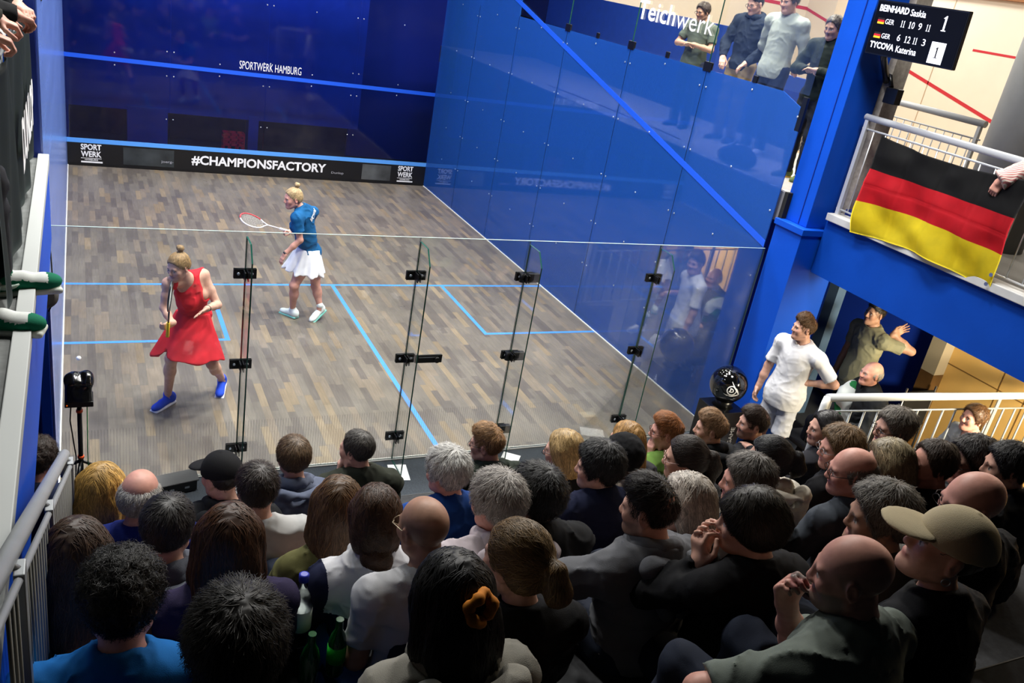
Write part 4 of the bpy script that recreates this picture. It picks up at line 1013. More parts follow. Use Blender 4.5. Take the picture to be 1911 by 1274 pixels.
    if hair:
        st, ho = (hair, {}) if isinstance(hair, str) else (hair[0], dict(hair[1])); hr_ = ho.pop('res', hres * 1.05); nm = ho.pop('name', 'hair'); ns = ho.pop('ns', 2400); sw_ = ho.pop('w', 1.0)
        o, post, disp = hair_def(st, **ho); v, fc = polygonise(o, hr_, [], disp, post)
        if nm == 'hair':
            lg = st in ('long', 'bob', 'half', 'lowbun')
            v, fc, tn = strands(v, fc, hc, st, HRNG, n=ns, w=sw_ * (.0019 if lg else .0014), seglen=(.022 if lg else .016 if st in ('mop', 'ponytail') else .010), steps=6 if lg else 5, lift=.0018 if st not in ('short', 'crop', 'curly') else .0028)
            to_mesh(nm, C + (v * k) @ Rh.T, fc, hairm(hairc), root, tn, base, smooth=0)
        else: to_mesh(nm, C + (v * k) @ Rh.T, fc, cloth(hairc, nm, weave=.4), root, None, base, smooth=1)
    if glasses: make_glasses(C, Rh, k, glasses, root, base)
    if cap_: make_cap(C, Rh, k, cap_, root, base)
    if extras == 'earring':
        for q in (-1, 1): MB().tube([C + Rh @ (V(q * .083, -.010, -.040 - .016 + .012 * math.cos(t)) + V(0, .012 * math.sin(t), 0)) * k for t in np.linspace(0, 6.28, 13)[:-1]], .0018, 6, closed=True).build('earring', M_steel, root)
    if watch:
        q, wc = watch; w, e = J['wr' + q], J['el' + q]; d = nrm(w - e); MB().tube([w - d * .012, w + d * .012], .031 * s, 16).build('wristband', mat('wristband', wc, .5), root)
    J['root'], J['base'], J['B'], J['R'], J['u'], J['f'], J['r'] = root, base, B, R, u, f, r
    return J
def make_glasses(C, R, k, col, root, base):
    b = MB(); T = lambda *p: C + R @ (np.array(p) * k)
    for x in (-1, 1):
        b.tube([T(x * .033 + .024 * math.cos(a), .103 + .004 * math.cos(a * 2), .001 + .018 * math.sin(a)) for a in np.linspace(0, 2 * math.pi, 17)[:-1]], .0016, 6, closed=True)
        b.tube([T(x * .057, .100, .006), T(x * .076, .082, .010), T(x * .083, .0, .008), T(x * .080, -.012, -.006)], .0018, 6)
    b.tube([T(-.010, .106, .004), T(.010, .106, .004)], .0016, 6)
    b.build('glasses', mat('glasses_frame', col, .3, .4), root)
def make_cap(C, R, k, col, root, base):
    o = [ell((0, -.012, .036), (.096, .116, .108), None, 0), ell((0, -.012, .143), (.008, .008, .006), None, .004)]
    post = lambda X, Y, Z, D: np.maximum(D, (.028 - .10 * Y - Z) + 0 * X)
    v, fc = polygonise(o, .006, [], lambda p: (.0015 * vnoise(p * 18)).astype(f32), post); m = cloth(col, 'cap_cloth', weave=.2)
    co = to_mesh('cap', C + (v * k) @ R.T, fc, m, root, None, base)
    o = [ell((0, .122, .030), (.082, .092, .010), rotx(-.18), 0), ell((0, .118, .034), (.070, .082, .010), rotx(-.18), .01)]
    post = lambda X, Y, Z, D: np.maximum(D, (.075 - Y) + 0 * X)
    v, fc = polygonise(o, .005, [], None, post); to_mesh('visor', C + (v * k) @ R.T, fc, m, co, None, base)
def decal(o, body, w, h, c, right, up, out, col, root, base, bold=.02, shear=0.):
    """print lettering on a garment by dropping the letters onto its surface"""
    me = text_me(body, w, h, c - right * w / 2 - up * h / 2, right, up, 0.0, bold=bold, shear=shear)
    n = len(me.vertices); a = np.zeros(n * 3); me.vertices.foreach_get('co', a); a = a.reshape(-1, 3)
    bm = bmesh.new(); bm.from_mesh(me); bmesh.ops.subdivide_edges(bm, edges=[e for e in bm.edges if e.calc_length() > .02], cuts=2); 
    from mathutils.bvhtree import BVHTree
    bv = BVHTree.FromPolygons([v.co[:] for v in o.data.vertices], [p.vertices[:] for p in o.data.polygons])
    for v in bm.verts:
        p = Vector(np.array(v.co) - base); hit = bv.ray_cast(p + Vector(out) * .4, -Vector(out))
        v.co = (hit[0] + Vector(out) * .003) if hit[0] is not None else p
    bm.to_mesh(me); bm.free()
    return link('print', me, mat('print_' + 'ink', col, .7), root)
# ------------------------------------------------------------------ the crowd on the steps
def tier_at(y):
    z = 0.0
    for (ty, tz) in TIER:
        if y < ty: z = tz
    return z
TARGET = V(1.3, 2.0, .9)
def crowd(label, px, py, look=None, turn=.38, lean=.10, dz=0., pit=None, head_side=0., **kw):
    r = ray(px, py); t = (.473 + dz - CAM[2] - .475 * CAM[1]) / (r[2] + .475 * r[1]); C = CAM + t * r
    tg = V(*look) if look else TARGET; d = tg - C
    hy = math.atan2(-d[0], d[1]); pt = math.atan2(d[2], math.hypot(d[0], d[1])) * .8 if pit is None else pit
    yw = hy * turn
    py_ = C[1] - lean * math.cos(yw); pz = max(tier_at(py_) + .095, C[2] - .71); pz = min(pz, C[2] - .56)
    pel = V(C[0] + lean * math.sin(yw) + head_side, py_, pz)
    if 'yaw' in kw: yw = kw.pop('yaw')
    if 'hyaw' in kw: hy = kw.pop('hyaw')
    gz = pz - .095 - .40
    kw.setdefault('group', 'spectators seated on the steps')
    J = person(label, C, pel, yaw=yw, hyaw=hy, pitch=pt, ground=gz, **kw)
    return J
G1, G2, G3, G4, G5 = None, None, None, None, None
arms_lap = {'L': 'lap', 'R': 'lap'}
# front row by the glass
crowd('man in a black baseball cap and black hoodie at the left end by the glass', 413, 890, hair=('short', dict(t=.002, ns=60)), hairc='#2a211b', cap_='#101012', top=('hoodie', '#141517'), hyaw=.5, prints=[('KS', .10, .05, .06, -.30, '#d8d8d8')])
crowd('man with thinning fair-brown hair in a slate blue hoodie by the glass', 547, 853, hair=('thin', dict(t=.016)), hairc='#5a4630', top=('hoodie', '#596072'), hyaw=.12)
crowd('man with cropped grey hair resting chin on fist in a dark green overshirt', 665, 838, hair=('thin', dict(t=.006)), hairc='#3b3732', scalp=.55, top=('jacket', '#25281f'), hyaw=.75, arms={'L': 'chin', 'R': 'lap'}, fine_hands=('L',), hands={'L': dict(curl=1.1)})
crowd('man with short ginger-blond hair, glasses and a dark green hoodie', 908, 828, hair=('crop', dict(t=.022)), hairc='#8d6a44', glasses='#222222', top=('hoodie', '#20271f'), hyaw=.85)
crowd('blonde woman with glasses and a half-tied bob in a black top', 1050, 842, female=True, hair=('bob', dict(t=.016)), hairc='#a98c5c', glasses='#3a3a3a', top=('sweater', '#121214'), hyaw=.8)
crowd('long-haired person half hidden behind the man in the black beanie', 1168, 822, female=True, hair=('long', dict(t=.012, length=.22)), hairc='#9a7440', top=('sweater', '#2a2a2e'), dz=.0)
crowd('ginger-haired man with glasses in a green shirt, cheek on his hand', 1243, 806, hair=('crop', dict(t=.026)), hairc='#8f5a30', skin='pink', glasses='#5a2a22', top=('sweater', '#60803a'), hyaw=1.05, arms={'L': 'chin', 'R': 'lap'}, fine_hands=('L',), hands={'L': dict(curl=.9)})
crowd('young man with tousled fair hair in a black hoodie with white print', 1326, 800, hair=('crop', dict(t=.030)), hairc='#8a6b4c', top=('hoodie', '#121315'), hyaw=1.0, arms={'L': 'chin', 'R': 'lap'}, fine_hands=('L',), hands={'L': dict(curl=1.2)}, prints=[('LiveFast', .27, .065, .02, -.19, '#d9d9d9'), ('HvySki', .22, .065, .0, -.265, '#d9d9d9'), ('360', .12, .06, -.04, -.34, '#d9d9d9')])
crowd('bearded man with dark cropped hair in a black jersey beside the pedestal', 1405, 790, hair=('crop', dict(t=.026)), hairc='#33251c', stub=.75, top=('tee', '#131418', dict(sleeve=.8)), hyaw=1.15, prints=[('GERMANY', .26, .05, .06, -.15, '#dddddd')])
# second row
crowd('woman with wavy blond half-up hair at the left end beside the handrail', 190, 915, female=True, hair=('half', dict(t=.018, length=.18)), hairc='#b08a45', top=('sweater', '#8d9088'), hyaw=-.35)
crowd('white-haired man with a bald pink crown in a navy top', 262, 922, hair=('ring', dict(t=.012)), hairc='#a8a49e', skin='pink', scalp=.5, scalp_style='ring', top=('sweater', '#1c2a72'), hyaw=-.25)
crowd('young man with dark cropped hair in a plain light grey t-shirt', 480, 912, hair=('short', dict(t=.010)), hairc='#2b2019', top=('tee', '#a8a8a6'), hyaw=.05)
crowd('woman with long straight light-brown hair in an olive patterned top', 630, 945, female=True, hair=('long', dict(t=.012, length=.36)), hairc='#5c4228', top=('tee', '#5c5a34', dict(sleeve=.8)), hyaw=-.2)
crowd('woman with a low plaited bun and a jacket with a white yoke', 700, 965, female=True, hair=('lowbun', dict(t=.012)), hairc='#3f2816', top=('jacket', '#151a35', dict(yoke='#c9c9cc', gres=.006)), hyaw=-.15, bottom=('trousers', '#3a5d92'))
crowd('white-haired man in a royal blue fleece near the glass', 833, 880, hair=('short', dict(t=.022)), hairc='#b9b7b2', skin='pink', top=('jacket', '#153d80'), hyaw=.55)
crowd('silver-haired person in a pale pink hoodie', 926, 938, hair=('short', dict(t=.026)), hairc='#a39c95', skin='pink', top=('hoodie', '#b9aeb2'), hyaw=.45)
crowd('man with wavy black hair in a navy suit jacket', 1115, 872, hair=('short', dict(t=.030)), hairc='#0e0d0e', top=('jacket', '#1a1f38'), hyaw=.9)
crowd('person in a close black beanie and a cream hooded jacket', 1162, 852, hair=('short', dict(t=.016, name='beanie')), hairc='#111113', skin='dark', top=('hoodie', '#9b8f80'), hyaw=.3, dz=.02)
crowd('woman with slicked-back dark ponytail and clear glasses in a black top', 1277, 856, female=True, hair=('ponytail', dict(t=.012, length=.16)), hairc='#2c231e', glasses='#c8a8a0', top=('jacket', '#17181b'), hyaw=.95, prints=[('SK', .10, .05, .03, -.22, '#cfcfcf')])
crowd('woman with black tied-back hair and a white hooded coat', 1432, 858, female=True, hair=('ponytail', dict(t=.014, length=.05)), hairc='#141214', top=('hoodie', '#b8b2a4', dict(th=.01)), hyaw=1.0)
crowd('grey-haired man with a flushed face behind the bowl-cut man', 1392, 898, hair=('short', dict(t=.016)), hairc='#5d5751', skin='pink', top=('sweater', '#25262a'), hyaw=1.0)
crowd('woman with sleek dark hair in a black mesh-sleeved top by the white railing', 1538, 800, female=True, hair=('bob', dict(t=.012)), hairc='#1c1918', top=('sweater', '#1d1d22'), hyaw=1.2, arms={'L': ((.2, .8, -.35), (-.4, .9, .1)), 'R': 'lap'})
crowd('short-haired blonde woman with glasses and a black top', 1565, 838, female=True, hair=('short', dict(t=.026)), hairc='#6f5638', glasses='#8a8a8a', top=('sweater', '#0f0f12'), hyaw=1.15, skin='pink')
crowd('man with short grey hair and glasses, hand over mouth, dark polo with white stripe', 1668, 800, hair=('short', dict(t=.012)), hairc='#6a6258', glasses='#2a2a2a', top=('polo', '#17181b'), hyaw=1.2, arms={'L': 'chin', 'R': 'lap'}, fine_hands=('L',), hands={'L': dict(curl=.9)}, dz=.1)
# third row
crowd('long brown-haired woman beside the slatted left barrier', 143, 1040, female=True, hair=('long', dict(t=.016, length=.42)), hairc='#3f2a1a', top=('sweater', '#6d4a30'), hyaw=-.25)
crowd('balding man with a dark fringe of hair in a grey hoodie', 313, 985, hair=('thin', dict(t=.012, rec=.05)), hairc='#2f2c2a', scalp=.6, top=('hoodie', '#5b5f69'), hyaw=-.2)
crowd('woman with long reddish-brown hair in the third row', 427, 1010, female=True, hair=('long', dict(t=.018, length=.42)), hairc='#43260f', top=('sweater', '#2a2340'), hyaw=-.15)
crowd('bald man with glasses in a white t-shirt', 790, 985, skin='tan', scalp=.55, hairc='#3b332c', glasses='#b9a98a', top=('tee', '#b5b5b7', dict(sleeve=.7)), hyaw=.25, arms={'L': ((.10, .12, -1), (-.2, .9, -.3)), 'R': 'lap'}, scalp_style='ring', shw=.185, bottom=('trousers', '#5478b4'), J={'knL': V(1.0, -3.62, 1.80), 'anL': V(1.02, -3.58, 1.40), 'knR': V(1.19, -3.74, 1.79), 'anR': V(1.20, -3.66, 1.40)})
crowd('man with thick dark greying hair in a black jacket', 998, 925, hair=('short', dict(t=.030)), hairc='#1a1817', skin='tan', top=('jacket', '#141517'), hyaw=.45, pit=-.05)
crowd('man with dark swept-back hair and beard in a grey hoodie, elbow out', 1210, 950, hair=('crop', dict(t=.026)), hairc='#1d1611', stub=.5, top=('hoodie', '#5e5f63'), hyaw=.65, arms={'L': dict(elw=-CR[0] + CR[1] * .28 + V(0, .25, 0), wrw=V(.5, .8, -.1)), 'R': 'lap'}, fat=1.12, yaw=.1)
crowd('woman with fluffy white hair in a light grey top', 1275, 940, female=True, hair=('half', dict(t=.024, length=.02)), hairc='#b8aea2', top=('sweater', '#9c9c9e'), hyaw=.9, dz=-.06)
crowd('man with an olive-brown bowl cut in black, hands at his mouth', 1400, 975, hair=('mop', dict(t=.016)), hairc='#231c12', top=('sweater', '#0c0c0f'), hyaw=.85, arms={'L': 'mouth', 'R': 'mouth'}, fine_hands=('L', 'R'), hands={'L': dict(curl=.9)})
crowd('bald grey-fringed man with glasses in a charcoal t-shirt', 1588, 880, skin='pink', hair=('ring', dict(t=.005)), hairc='#6a635c', scalp=.6, scalp_style='ring', glasses='#1c1c1c', top=('tee', '#3d4249', dict(sleeve=.8)), hyaw=1.0, arms={'L': ((.25, .3, -.9), (-.3, .9, -.1)), 'R': 'lap'})
crowd('woman with a shoulder-length ash-blonde bob in navy', 1652, 870, female=True, hair=('bob', dict(t=.024)), hairc='#8d7f62', top=('sweater', '#15161d'), hyaw=1.0)
crowd('ruddy man with a ginger beard and receding dark hair', 1738, 868, skin='pink', hair=('thin', dict(t=.010, rec=.02)), hairc='#3a2c22', stub=.45, scalp=.5, top=('sweater', '#23272b'), hyaw=1.2)
crowd('dark-haired man with black glasses behind the white railing post', 1812, 862, hair=('short', dict(t=.022)), hairc='#1f1613', glasses='#151515', top=('sweater', '#101114'), hyaw=1.25)
crowd('man with very short dark hair and a dark top at the right edge', 1880, 872, hair=('short', dict(t=.008)), hairc='#1b1a1a', top=('jacket', '#16181d'), hyaw=.9)
# fourth and fifth rows
crowd('fair-haired woman with a short ponytail and bare neck in a black top', 963, 1045, female=True, hair=('ponytail', dict(t=.012, length=.045)), hairc='#6b5331', top=('sweater', '#0b0b0d'), hyaw=.45, pit=-.12)
crowd('man with brushed-up grey hair, chin on hand, in a grey shirt', 1640, 965, hair=('short', dict(t=.022)), hairc='#6a645c', skin='tan', top=('tee', '#57544f'), hyaw=1.0, arms={'L': 'chin', 'R': 'lap'})
crowd('big bald man with glasses and a grey goatee in black', 1812, 940, skin='pink', scalp=.35, scalp_style='ring', hairc='#57504a', glasses='#1c1c1c', stub=.3, top=('sweater', '#0d0d10'), hyaw=1.15, hs=1.08)
crowd('woman in a beige baseball cap with dangling earrings', 1765, 1025, female=True, hair=('short', dict(t=.002, ns=60)), hairc='#2e2018', extras='earring', cap_='#b3a586', top=('sweater', '#0c0d12'), pit=.22, hyaw=.95, hs=1.04)
crowd('bald grey-bearded man in a grey-green polo, hand at his mouth and elbow out', 1588, 1072, skin='pink', scalp=.4, scalp_style='ring', hairc='#6b655f', stub=.75, top=('polo', '#6b736b', dict(sleeve=.9)), hyaw=.75, arms={'L': dict(elw=-CR[0] + CR[1] * .22, wrw=CR[1] + V(0, .35, 0) - CR[0] * .1), 'R': 'mouth'}, hands={'R': dict(curl=1.0)}, fine_hands=('R',), fat=1.15, hs=.97, hres=.005, yaw=.15)
crowd('man with curly dark hair in a bright blue jacket, lower left', 228, 1125, hair=('curly', dict(t=.012, res=.0055)), hairc='#17130f', top=('jacket', '#0f62a8'), hyaw=-.1, skin='pink', hres=.0055)
crowd('person with short tousled dark hair in a black top at the bottom edge', 440, 1205, hair=('short', dict(t=.030, res=.0055)), hairc='#1c1711', top=('sweater', '#0b0b0c'), hyaw=-.1)
Jsc = crowd('person with a big black updo held by a mustard velvet scrunchie', 842, 1118, female=True, hs=.95, hair=('long', dict(t=.022, length=.06, res=.006)), hairc='#0d0b0c', top=('hoodie', '#8d8a80'), hyaw=.15)
# ------------------------------------------------------------------ players on court
def skirt(J, col, length, rt, rb, s=1.0, pleat=9, amp=.016, tilt=(0, 0), name='skirt', res=.008, top=.09):
    pel, u = J['pel'], J['u']; a = pel + u * top; b = pel - V(0, 0, length) + V(tilt[0], tilt[1], 0); n = nrm(b - a)
    e1 = nrm(np.cross(n, V(0, 1, 0))); e2 = np.cross(n, e1); Lh = np.linalg.norm(b - a)
    def disp(P):
        q = P - a; t = np.clip(q @ n / Lh, 0, 1); th = np.arctan2(q @ e2, q @ e1)
        return (-amp * t * (np.sin(th * pleat + 1.3 * np.sin(th * 2)) + .5 * np.sin(th * pleat * 1.7 + 2)) + .003 * vnoise(P * f32(14))).astype(f32)
    pr = [cap(a, b, rt, rb, k=.0, cuts=((b + V(0, 0, .0), n), (a, -n))), cap(a + n * Lh * .35, b + n * .1, rt * .9, rb * 1.04, k=.004, op='s')]
    v, fc = polygonise(pr, res, [], disp)
    return to_mesh(name, v, fc, cloth(col, 'skirt_cloth', weave=.08), J['root'], None, J['base'])
def racket(label, grip, d, n, frame_c, grip_c, shaft_c, group=None, rim_c=None):
    """squash racket: grip end at grip, pointing along d, string plane normal n"""
    d = nrm(d); n = nrm(np.asarray(n) - d * (np.asarray(n) @ d)); x = np.cross(d, n); T = lambda a, b, c=0: Vector(grip + x * a + d * b + n * c)
    root = empty('squash_racket', tuple(grip), label, 'racket', group)
    out = [(0, .34)] + [(.5 * .205 * math.sin(t) * (1 - .12 * math.cos(t)), .535 - .15 * math.cos(t)) for t in np.linspace(.35, 2 * math.pi - .35, 30)]
    MB().tube([T(a, b) for a, b in out], .0075, 8, closed=True).build('frame', mat('racket_frame', frame_c, .35), root)
    MB().tube([T(0, .17), T(0, .35)], .0075, 10).build('shaft', mat('racket_shaft', shaft_c, .35), root)
    MB().tube([T(0, 0), T(0, .008), T(0, .19)], [.016, .0145, .0135], 12).build('grip', mat('racket_grip', grip_c, .8), root)
    if rim_c: MB().tube([T(a, b) for a, b in out[3:17]], .0085, 8).build('rim_stripe', mat('racket_rim', rim_c, .4), root)
    b = MB()
    for i in range(-5, 6):
        a = i * .017; h = .135 * math.sqrt(max(0, 1 - (a / .1) ** 2)); b.tube([T(a, .535 - h), T(a, .535 + h)], .0007, 4)
    for i in range(-7, 8):
        c = i * .018; h = .097 * math.sqrt(max(0, 1 - (c / .145) ** 2)); b.tube([T(-h, .535 + c), T(h, .535 + c)], .0007, 4)
    b.build('strings', mat('racket_strings', '#d8d8d0', .5), root)
    return root
pt = lambda x, y, Y: on(x, y, 'Y', Y)
JR = {'nk': pt(352, 523, 1.10), 'shR': pt(315, 529, 1.00), 'shL': pt(379, 513, 1.20), 'elR': pt(306, 574, .98), 'wrR': pt(321, 603, .86), 'elL': pt(406, 569, 1.10), 'wrL': pt(388, 575, .90),
      'hpR': pt(345, 601, 1.24), 'hpL': pt(380, 597, 1.36), 'knR': pt(320, 669, 1.02), 'knL': pt(396, 678, 1.22), 'anR': on(313, 737, 'Z', .10), 'anL': on(414, 706, 'Z', .12)}
tR = on(285, 767, 'Z', .02) - on(322, 748, 'Z', .02); tL = on(408, 742, 'Z', .02) - on(416, 712, 'Z', .02)
JR['toeR'], JR['toeL'] = nrm(V(tR[0], tR[1], 0)), nrm(V(tL[0], tL[1], 0)); JR['toedropR'] = V(0, 0, -.08); JR['toedropL'] = V(0, 0, -.10)
RED = '#c8232f'
JR = person('player in a red sleeveless dress and blue shoes crouching near the left wall', pt(333, 497, 1.00), pt(362, 594, 1.30), yaw=2.75, hyaw=2.30, pitch=-.30, female=True, skin='fair', hair=('topbun', dict(t=.005, ns=1200, w=.8)), hairc='#a5855a',
            top=('tank', RED, dict(wrinkle=.005)), bottom=None, ground=0., seated=False, J=JR, res=.0085, hres=.0048, shoes=('#2b4fd0', '#e4e4f0'), hands={'R': dict(d=nrm(V(-.75, -.35, -.2)), n=nrm(V(.3, .6, .2)), curl=1.15, thumb=1.), 'L': dict(d=nrm(V(-.8, -.5, -.28)), n=nrm(V(.2, -.5, -.8)), curl=.15, spread=.2, thumb=.0)}, watch=('L', '#141417'), s=.97, group='squash players')
skirt(JR, RED, .31, .145, .315, pleat=5, amp=.016, tilt=(-.06, -.13))
gR = on(312.5, 627, 'Y', .84); tipR = on(319, 527, 'Y', .50)
racket('dark racket held upright by the player in red', gR, tipR - gR, CR[0] + CR[2] * .12, '#191a1d', '#d8b21c', '#1a1a1c')
# player in blue
JB = {'nk': pt(562, 389, 3.22), 'shL': pt(554, 408, 3.06), 'shR': pt(584, 395, 3.40), 'elL': pt(560, 448, 3.02), 'wrL': pt(533, 473, 3.02), 'elR': pt(567, 430, 3.52), 'wrR': pt(543, 432, 3.56),
      'hpL': pt(570, 487, 3.20), 'hpR': pt(587, 485, 3.36), 'knL': pt(549, 533, 3.14), 'knR': pt(589, 534, 3.25), 'anL': on(546, 577, 'Z', .10), 'anR': on(597, 571, 'Z', .17)}
tB = on(526, 582, 'Z', .01) - on(553, 594, 'Z', .01); JB['toeL'] = nrm(V(tB[0], tB[1], 0)); JB['toeR'] = nrm(V(-.75, -.55, 0)); JB['toedropL'] = V(0, 0, -.075); JB['toedropR'] = V(.03, .03, -.155)
JB = person('player in a blue t-shirt and white skirt at mid court with a raised racket', pt(547, 370, 3.20), pt(578, 474, 3.28), yaw=1.15, hyaw=1.75, pitch=-.18, female=True, skin='pink', hair=('topbun', dict(t=.004, ns=1200, w=.8)), hairc='#b8a077',
            top=('tee', '#0f5080', dict(sleeve=.60, wrinkle=.006)), bottom=None, ground=0., seated=False, J=JB, res=.0085, hres=.0048, shoes=('#e6f0ee', '#7ec8bc'), hands={'L': dict(d=nrm(V(-.5, -.1, -.85)), n=nrm(V(.7, .3, -.4)), curl=.35), 'R': dict(d=nrm(V(-.9, -.2, .1)), n=V(0, -.3, -1), curl=1.2, thumb=1.)}, watch=('L', '#1a1420'), s=.97, group='squash players')
skirt(JB, '#e9e9ee', .20, .135, .245, pleat=10, amp=.014, tilt=(-.05, 0))
decal([c for c in JB['root'].children if c.name.startswith('t_shirt')][0], 'VICTOR', .20, .055, JB['nk'] + JB['r'] * .03 - JB['u'] * .10, nrm(JB['r'] + JB['u'] * .25), nrm(JB['u'] - JB['r'] * .25), -JB['f'], '#eef2f4', JB['root'], JB['base'], bold=.03, shear=.2)
gB = on(549, 434, 'Y', 3.56); racket('white racket with a red rim held by the player in blue', gB, on(440, 403, 'Y', 3.45) - gB, V(.05, -.45, .9), '#e9e6e4', '#f0f0f0', '#e9e6e4', rim_c='#b8303a')
tag(MB().sphere(on(147, 668, 'Z', .35), .021, 20).build('squash_ball', mat('white_ball', '#f4f4f0', .5), None), 'small white ball in the air by the left wall', 'ball')

# ------------------------------------------------------------------ people standing in the gallery and under the balcony
def standing(label, head, ground, yaw, hdz=1.0, **kw):
    t_ = kw['top']; kw['top'] = (t_[0], t_[1], {'wrinkle': .0042, **(t_[2] if len(t_) > 2 else {})})
    s = (head[2] - ground) / 1.635 * hdz; pel = V(head[0] + math.sin(yaw) * .05, head[1] - math.cos(yaw) * .05, ground + .93 * s)
    return person(label, head, pel, yaw=yaw, ground=ground, seated=False, s=s, res=.012, hres=.006, **kw)
DK = 2.722
standing('man with glasses and crossed arms in a grey-green t-shirt behind the glass', on(1312, 22, 'X', 7.35), DK, 1.95, hyaw=1.75, pitch=-.3, hair=('short', dict(t=.012, ns=700)), hairc='#3a2e26', skin='tan', glasses='#222222', top=('tee', '#4d564d', dict(sleeve=.7)), bottom=('trousers', '#3b4258'), stub=.3, shoes=('#17181c', '#22232a'), fat=1.05,
         arms={'L': ((.30, .30, -.9), (-1, .55, .12)), 'R': ((.30, .30, -.9), (-1, .42, .05))})
standing('young man with glasses in a navy hoodie and khaki trousers behind the glass', on(1410, 8, 'X', 7.5), DK, 1.9, hyaw=1.7, pitch=-.35, hair=('crop', dict(t=.026, ns=700)), hairc='#1f1a18', glasses='#333333', top=('hoodie', '#16202f', dict(sleeve=.8)), bottom=('trousers', '#8a7a5e'), shoes=('#3a3a3e', '#cccccc'), prints=(),
         arms={'L': ((.25, .2, -.9), (-.45, .55, -.7)), 'R': ((.25, .2, -.9), (-.45, .55, -.7))})
standing('tall man in a pale grey sweater, hands behind his back, behind the glass', on(1474, 2, 'X', 7.45), DK, 1.8, hyaw=1.7, pitch=-.3, hair=('short', dict(t=.014, ns=500)), hairc='#5a4a3a', top=('sweater', '#8f9692', dict(hem=-.10)), bottom=('trousers', '#1c2740'), shoes=('#dcdcdc', '#f2f2f2'),
         arms={'L': ((.25, -.25, -.95), (-.5, -.55, -.5)), 'R': ((.25, -.25, -.95), (-.5, -.55, -.5))})
standing('man with short grey hair and folded arms in a dark jacket beside the blue column', on(1556, 52, 'X', 7.0), DK, 1.75, hyaw=1.8, pitch=-.3, hair=('short', dict(t=.008, ns=500)), hairc='#4a443e', skin='tan', scalp=.5, top=('jacket', '#18221f'), bottom=('trousers', '#20242c'), shoes=('#6a7a4a', '#caa63a'),
         arms={'L': ((.28, .35, -.85), (-1, .55, .10)), 'R': ((.28, .35, -.85), (-1, .42, .05))})
hw = on(1500, 612, 'Z', 1.64)
standing('young man with wavy brown hair in a white t-shirt and shorts, hand on hip', hw, 0., 1.85, hyaw=1.25, pitch=-.05, hair=('crop', dict(t=.040, ns=1500, w=1.5)), hairc='#5a4026', top=('tee', '#dadadd', dict(sleeve=.80, hem=-.12, wrinkle=.004, th=.004, loose=.03)), bottom=('shorts', '#c3c5cd'), shoes=('#d0d0d0', '#eeeeee'),
         arms={'L': ((.75, -.35, -.75), (-.95, .30, -.35)), 'R': ((.15, .10, -1), (.0, .22, -1))}, fine_hands=('L', 'R'), hands={'L': dict(curl=.5), 'R': dict(curl=.6)}, watch=('R', '#e8e8e8'), group=None)
hg = on(1633, 585, 'Z', 1.66)
standing('man with dark cropped hair in a grey-green printed t-shirt, one hand raised', hg, 0., 1.45, hyaw=1.50, hair=('crop', dict(t=.012, ns=700)), hairc='#17120f', scalp=.5, skin='tan', top=('tee', '#8c8b72', dict(sleeve=.65, hem=-.14, wrinkle=.006, th=.004)), bottom=('trousers', '#15171d'), shoes=('#222222', '#888888'), fat=1.05,
         arms={'L': {'to': on(1668, 624, 'Y', hg[1] - .22), 'pole': (.6, -.6, -.8)}, 'R': 'down'}, fine_hands=('L',), hands={'L': dict(curl=.25, spread=.14, d=nrm(V(.75, -.2, .6)), n=V(-.3, -.9, .3))})
hp = on(1626, 697, 'Z', 1.32)
person('bald pink-faced man in a black zip jacket seated under the balcony', hp, hp + V(.10, -.02, -.70), yaw=1.2, hyaw=1.35, pitch=-.02, skin='pink', hair=('ring', dict(t=.004, ns=300)), hairc='#b9b2a8', scalp=.3, scalp_style='ring', top=('jacket', '#17191c'), bottom=('trousers', '#1a1c22'), ground=.12, res=.012, hres=.006)
hq = on(1816, 780, 'Z', 1.36)
person('man in a grey t-shirt seated behind the white railing at the right', hq, hq + V(.08, -.05, -.70), yaw=1.2, hyaw=1.4, skin='pink', hair=('short', dict(t=.016, ns=700)), hairc='#5a3d24', top=('tee', '#8c8f90', dict(sleeve=.7)), bottom=('trousers', '#23262c'), ground=.16, res=.012, hres=.006)
hl = on(74, 862, 'Y', -.85)
person('person with tousled dark hair and a navy top in the gap below the left balcony', V(-.05, -1.27, 1.06), V(-.10, -1.37, .37), yaw=-.3, hyaw=-.5, skin='pink', hair=('curly', dict(t=.010)), hairc='#2a1d14', top=('sweater', '#17203a'), ground=0., res=.013)
# people on the left balcony
PLa = {'knL': V(-.13, -2.36, 3.10), 'anL': V(-.105, -2.36, 2.705), 'knR': V(-.18, -2.75, 3.10), 'anR': V(-.155, -2.74, 2.705), 'hpL': V(-.30, -2.40, 3.52), 'hpR': V(-.30, -2.62, 3.52)}
person('person in green and white sneakers standing at the left balcony edge', V(-.32, -2.35, 4.25), V(-.34, -2.5, 3.54), yaw=-1.57, skin='pink', hair=('short', dict(t=.016)), hairc='#3a2a1c', top=('jacket', '#2a2a24'), bottom=('trousers', '#2a2b30'), ground=2.605, seated=False, J=PLa, shoes=('#0f6a4e', '#c9cfc4', '#d8dcd8'), shoe_k=1.22,
       arms={'L': {'to': V(-.10, -1.78, 3.66)}, 'R': {'to': V(-.10, -2.25, 3.66)}}, hands={'L': dict(curl=1.1, d=V(1, .1, -.35), n=V(-.3, 0, -1)), 'R': dict(curl=1.1, d=V(1, .1, -.35), n=V(-.3, 0, -1))}, fine_hands=('L', 'R'))
